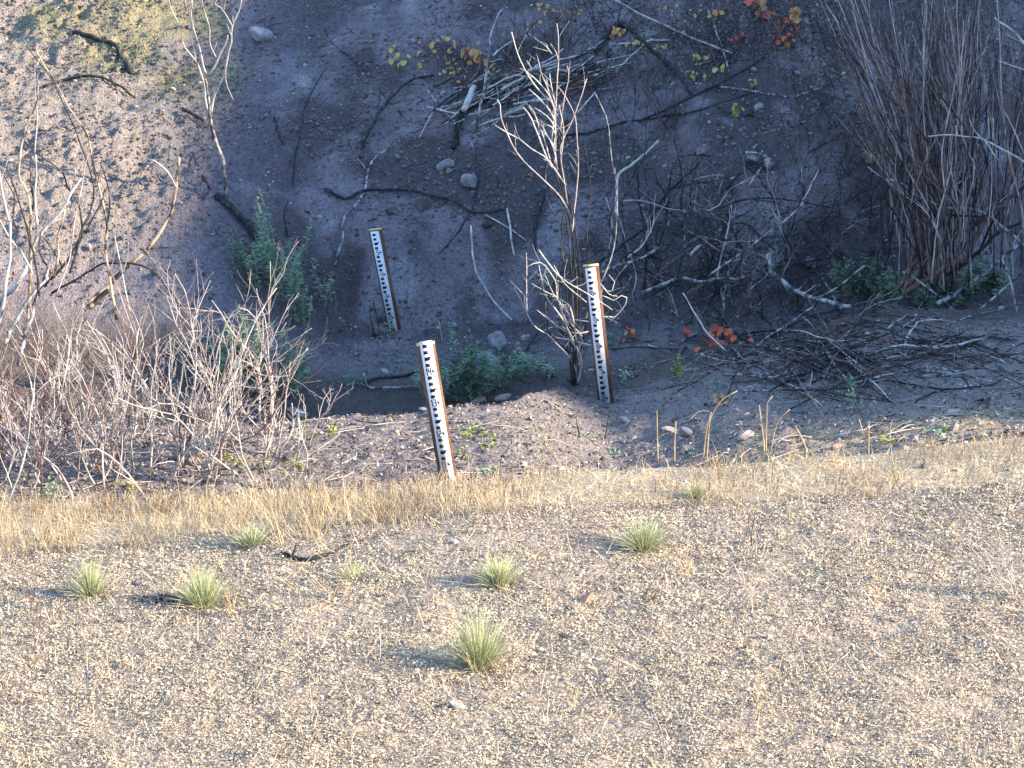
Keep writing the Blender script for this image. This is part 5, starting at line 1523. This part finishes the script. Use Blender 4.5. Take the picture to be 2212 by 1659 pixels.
ICO_V = []
_p = (1 + 5 ** .5) / 2
for q in (-1, 1):
    for w_ in (-_p, _p):
        ICO_V += [(0, q, w_), (q, w_, 0), (w_, 0, q)]
ICO_V = np.array(ICO_V) / math.hypot(1, _p)
ICO_F = np.array([(i, j, k) for i in range(12) for j in range(i + 1, 12) for k in range(j + 1, 12)
                  if all(np.linalg.norm(ICO_V[a_] - ICO_V[b_]) < 1.1 for a_, b_ in ((i, j), (j, k), (i, k)))])
for q, t_ in enumerate(ICO_F):
    if np.dot(np.cross(ICO_V[t_[1]] - ICO_V[t_[0]], ICO_V[t_[2]] - ICO_V[t_[0]]), ICO_V[t_[0]]) < 0:
        ICO_F[q] = t_[::-1]
OCT_V = np.array([[1, 0, 0], [0, 1, 0], [-1, 0, 0], [0, -1, 0], [0, 0, .8], [0, 0, -.8]], float)
OCT_F = np.array([[0, 1, 4], [1, 2, 4], [2, 3, 4], [3, 0, 4], [1, 0, 5], [2, 1, 5], [3, 2, 5], [0, 3, 5]])

def pebbles(name, x, y, r, m, big=.016, most=.034):
    r = np.minimum(r, most)
    mb = MB()
    for V_, F_, sel in ((ICO_V, ICO_F, r >= big), (OCT_V, OCT_F, r < big)):
        X_, Y_, R__ = x[sel], y[sel], r[sel]
        n = len(X_)
        if n == 0: continue
        sc = R__[:, None, None] * RNG.uniform(.7, 1.15, (n, len(V_), 1)) * RNG.uniform(.7, 1.3, (n, 1, 3)) * np.array([1, 1, .72])
        a = RNG.uniform(0, 2 * np.pi, n); ca, sa = np.cos(a)[:, None], np.sin(a)[:, None]
        b_ = RNG.uniform(-.6, .6, n); cb, sb = np.cos(b_)[:, None], np.sin(b_)[:, None]
        v = V_[None] * sc
        v = np.stack([v[..., 0] * cb - v[..., 2] * sb, v[..., 1], v[..., 0] * sb + v[..., 2] * cb], -1)
        v = np.stack([v[..., 0] * ca - v[..., 1] * sa, v[..., 0] * sa + v[..., 1] * ca, v[..., 2]], -1)
        v = v + np.stack([X_, Y_, ground_z(X_, Y_) + R__ * .12], -1)[:, None, :]
        mb.add(v.reshape(-1, 3), (np.arange(n)[:, None, None] * len(V_) + F_[None]).reshape(-1, 3))
    return stuff(name, mb, m)
x, y = scatter(52000, 29.4, 36.6, 3.9)
k = RNG.random(len(x)) < .12 + sstep(.40, .62, fbm(x * 1.2, y * 1.2, 15, 3)) * (.35 + .65 * sstep(31.0, 31.8, y))
x, y = x[k], y[k]
pebbles('slope_clods', x, y, RNG.lognormal(math.log(.0145), .5, len(x)), 'clod', .02, .036)
x, y = scatter(15000, 19.7, 28, 3.9)
k = (RNG.random(len(x)) < .25 + .75 * (1 - sstep(.3, 1.4, x)))
x, y = x[k], y[k]
pebbles('bench_clods', x, y, RNG.lognormal(math.log(.0115), .5, len(x)), 'clod', .014, .03)
x, y = scatter(5000, 29.6, 36.5, 3.9)
k = fbm(x * .9, y * .9, 14, 3) > .40
x, y = x[k], y[k]
pebbles('slope_pebbles', x, y, RNG.lognormal(math.log(.011), .5, len(x)), 'pebble')
x, y = scatter(900, 20, 29, 3.9)
pebbles('bench_pebbles', x, y, RNG.lognormal(math.log(.014), .5, len(x)), 'pebble')
x, y = scatter(1100, 12.8, 19.4, 3.9)
pebbles('bank_pebbles', x, y, RNG.lognormal(math.log(.011), .45, len(x)), 'pebble')

# thin green growth on the grassy corner of the slope and on the dark slope
x, y = scatter(26000, 32.3, 36.8, 3.9)
k = (RNG.random(len(x)) < sstep(.44, .62, fbm(x * 1.5, y * 1.5, 92, 3)) * (1 - sstep(-4.6, -3.4, x)) * sstep(32.6, 34.2, y)) | (RNG.random(len(x)) < .035 * sstep(.55, .7, fbm(x * 2.2, y * 2.2, 93, 2)))
x, y = x[k], y[k]; n = len(x)
h = RNG.uniform(.03, .09, n)
base = np.stack([x, y, ground_z(x, y)], -1)
mb = MB(); blades(mb, base, np.stack([RNG.normal(0, .5, n) * h, RNG.normal(-.2, .4, n) * h, h], -1), .007, RNG.normal(0, .02, (n, 3)))
stuff('slope_grass', mb, 'greengrass')
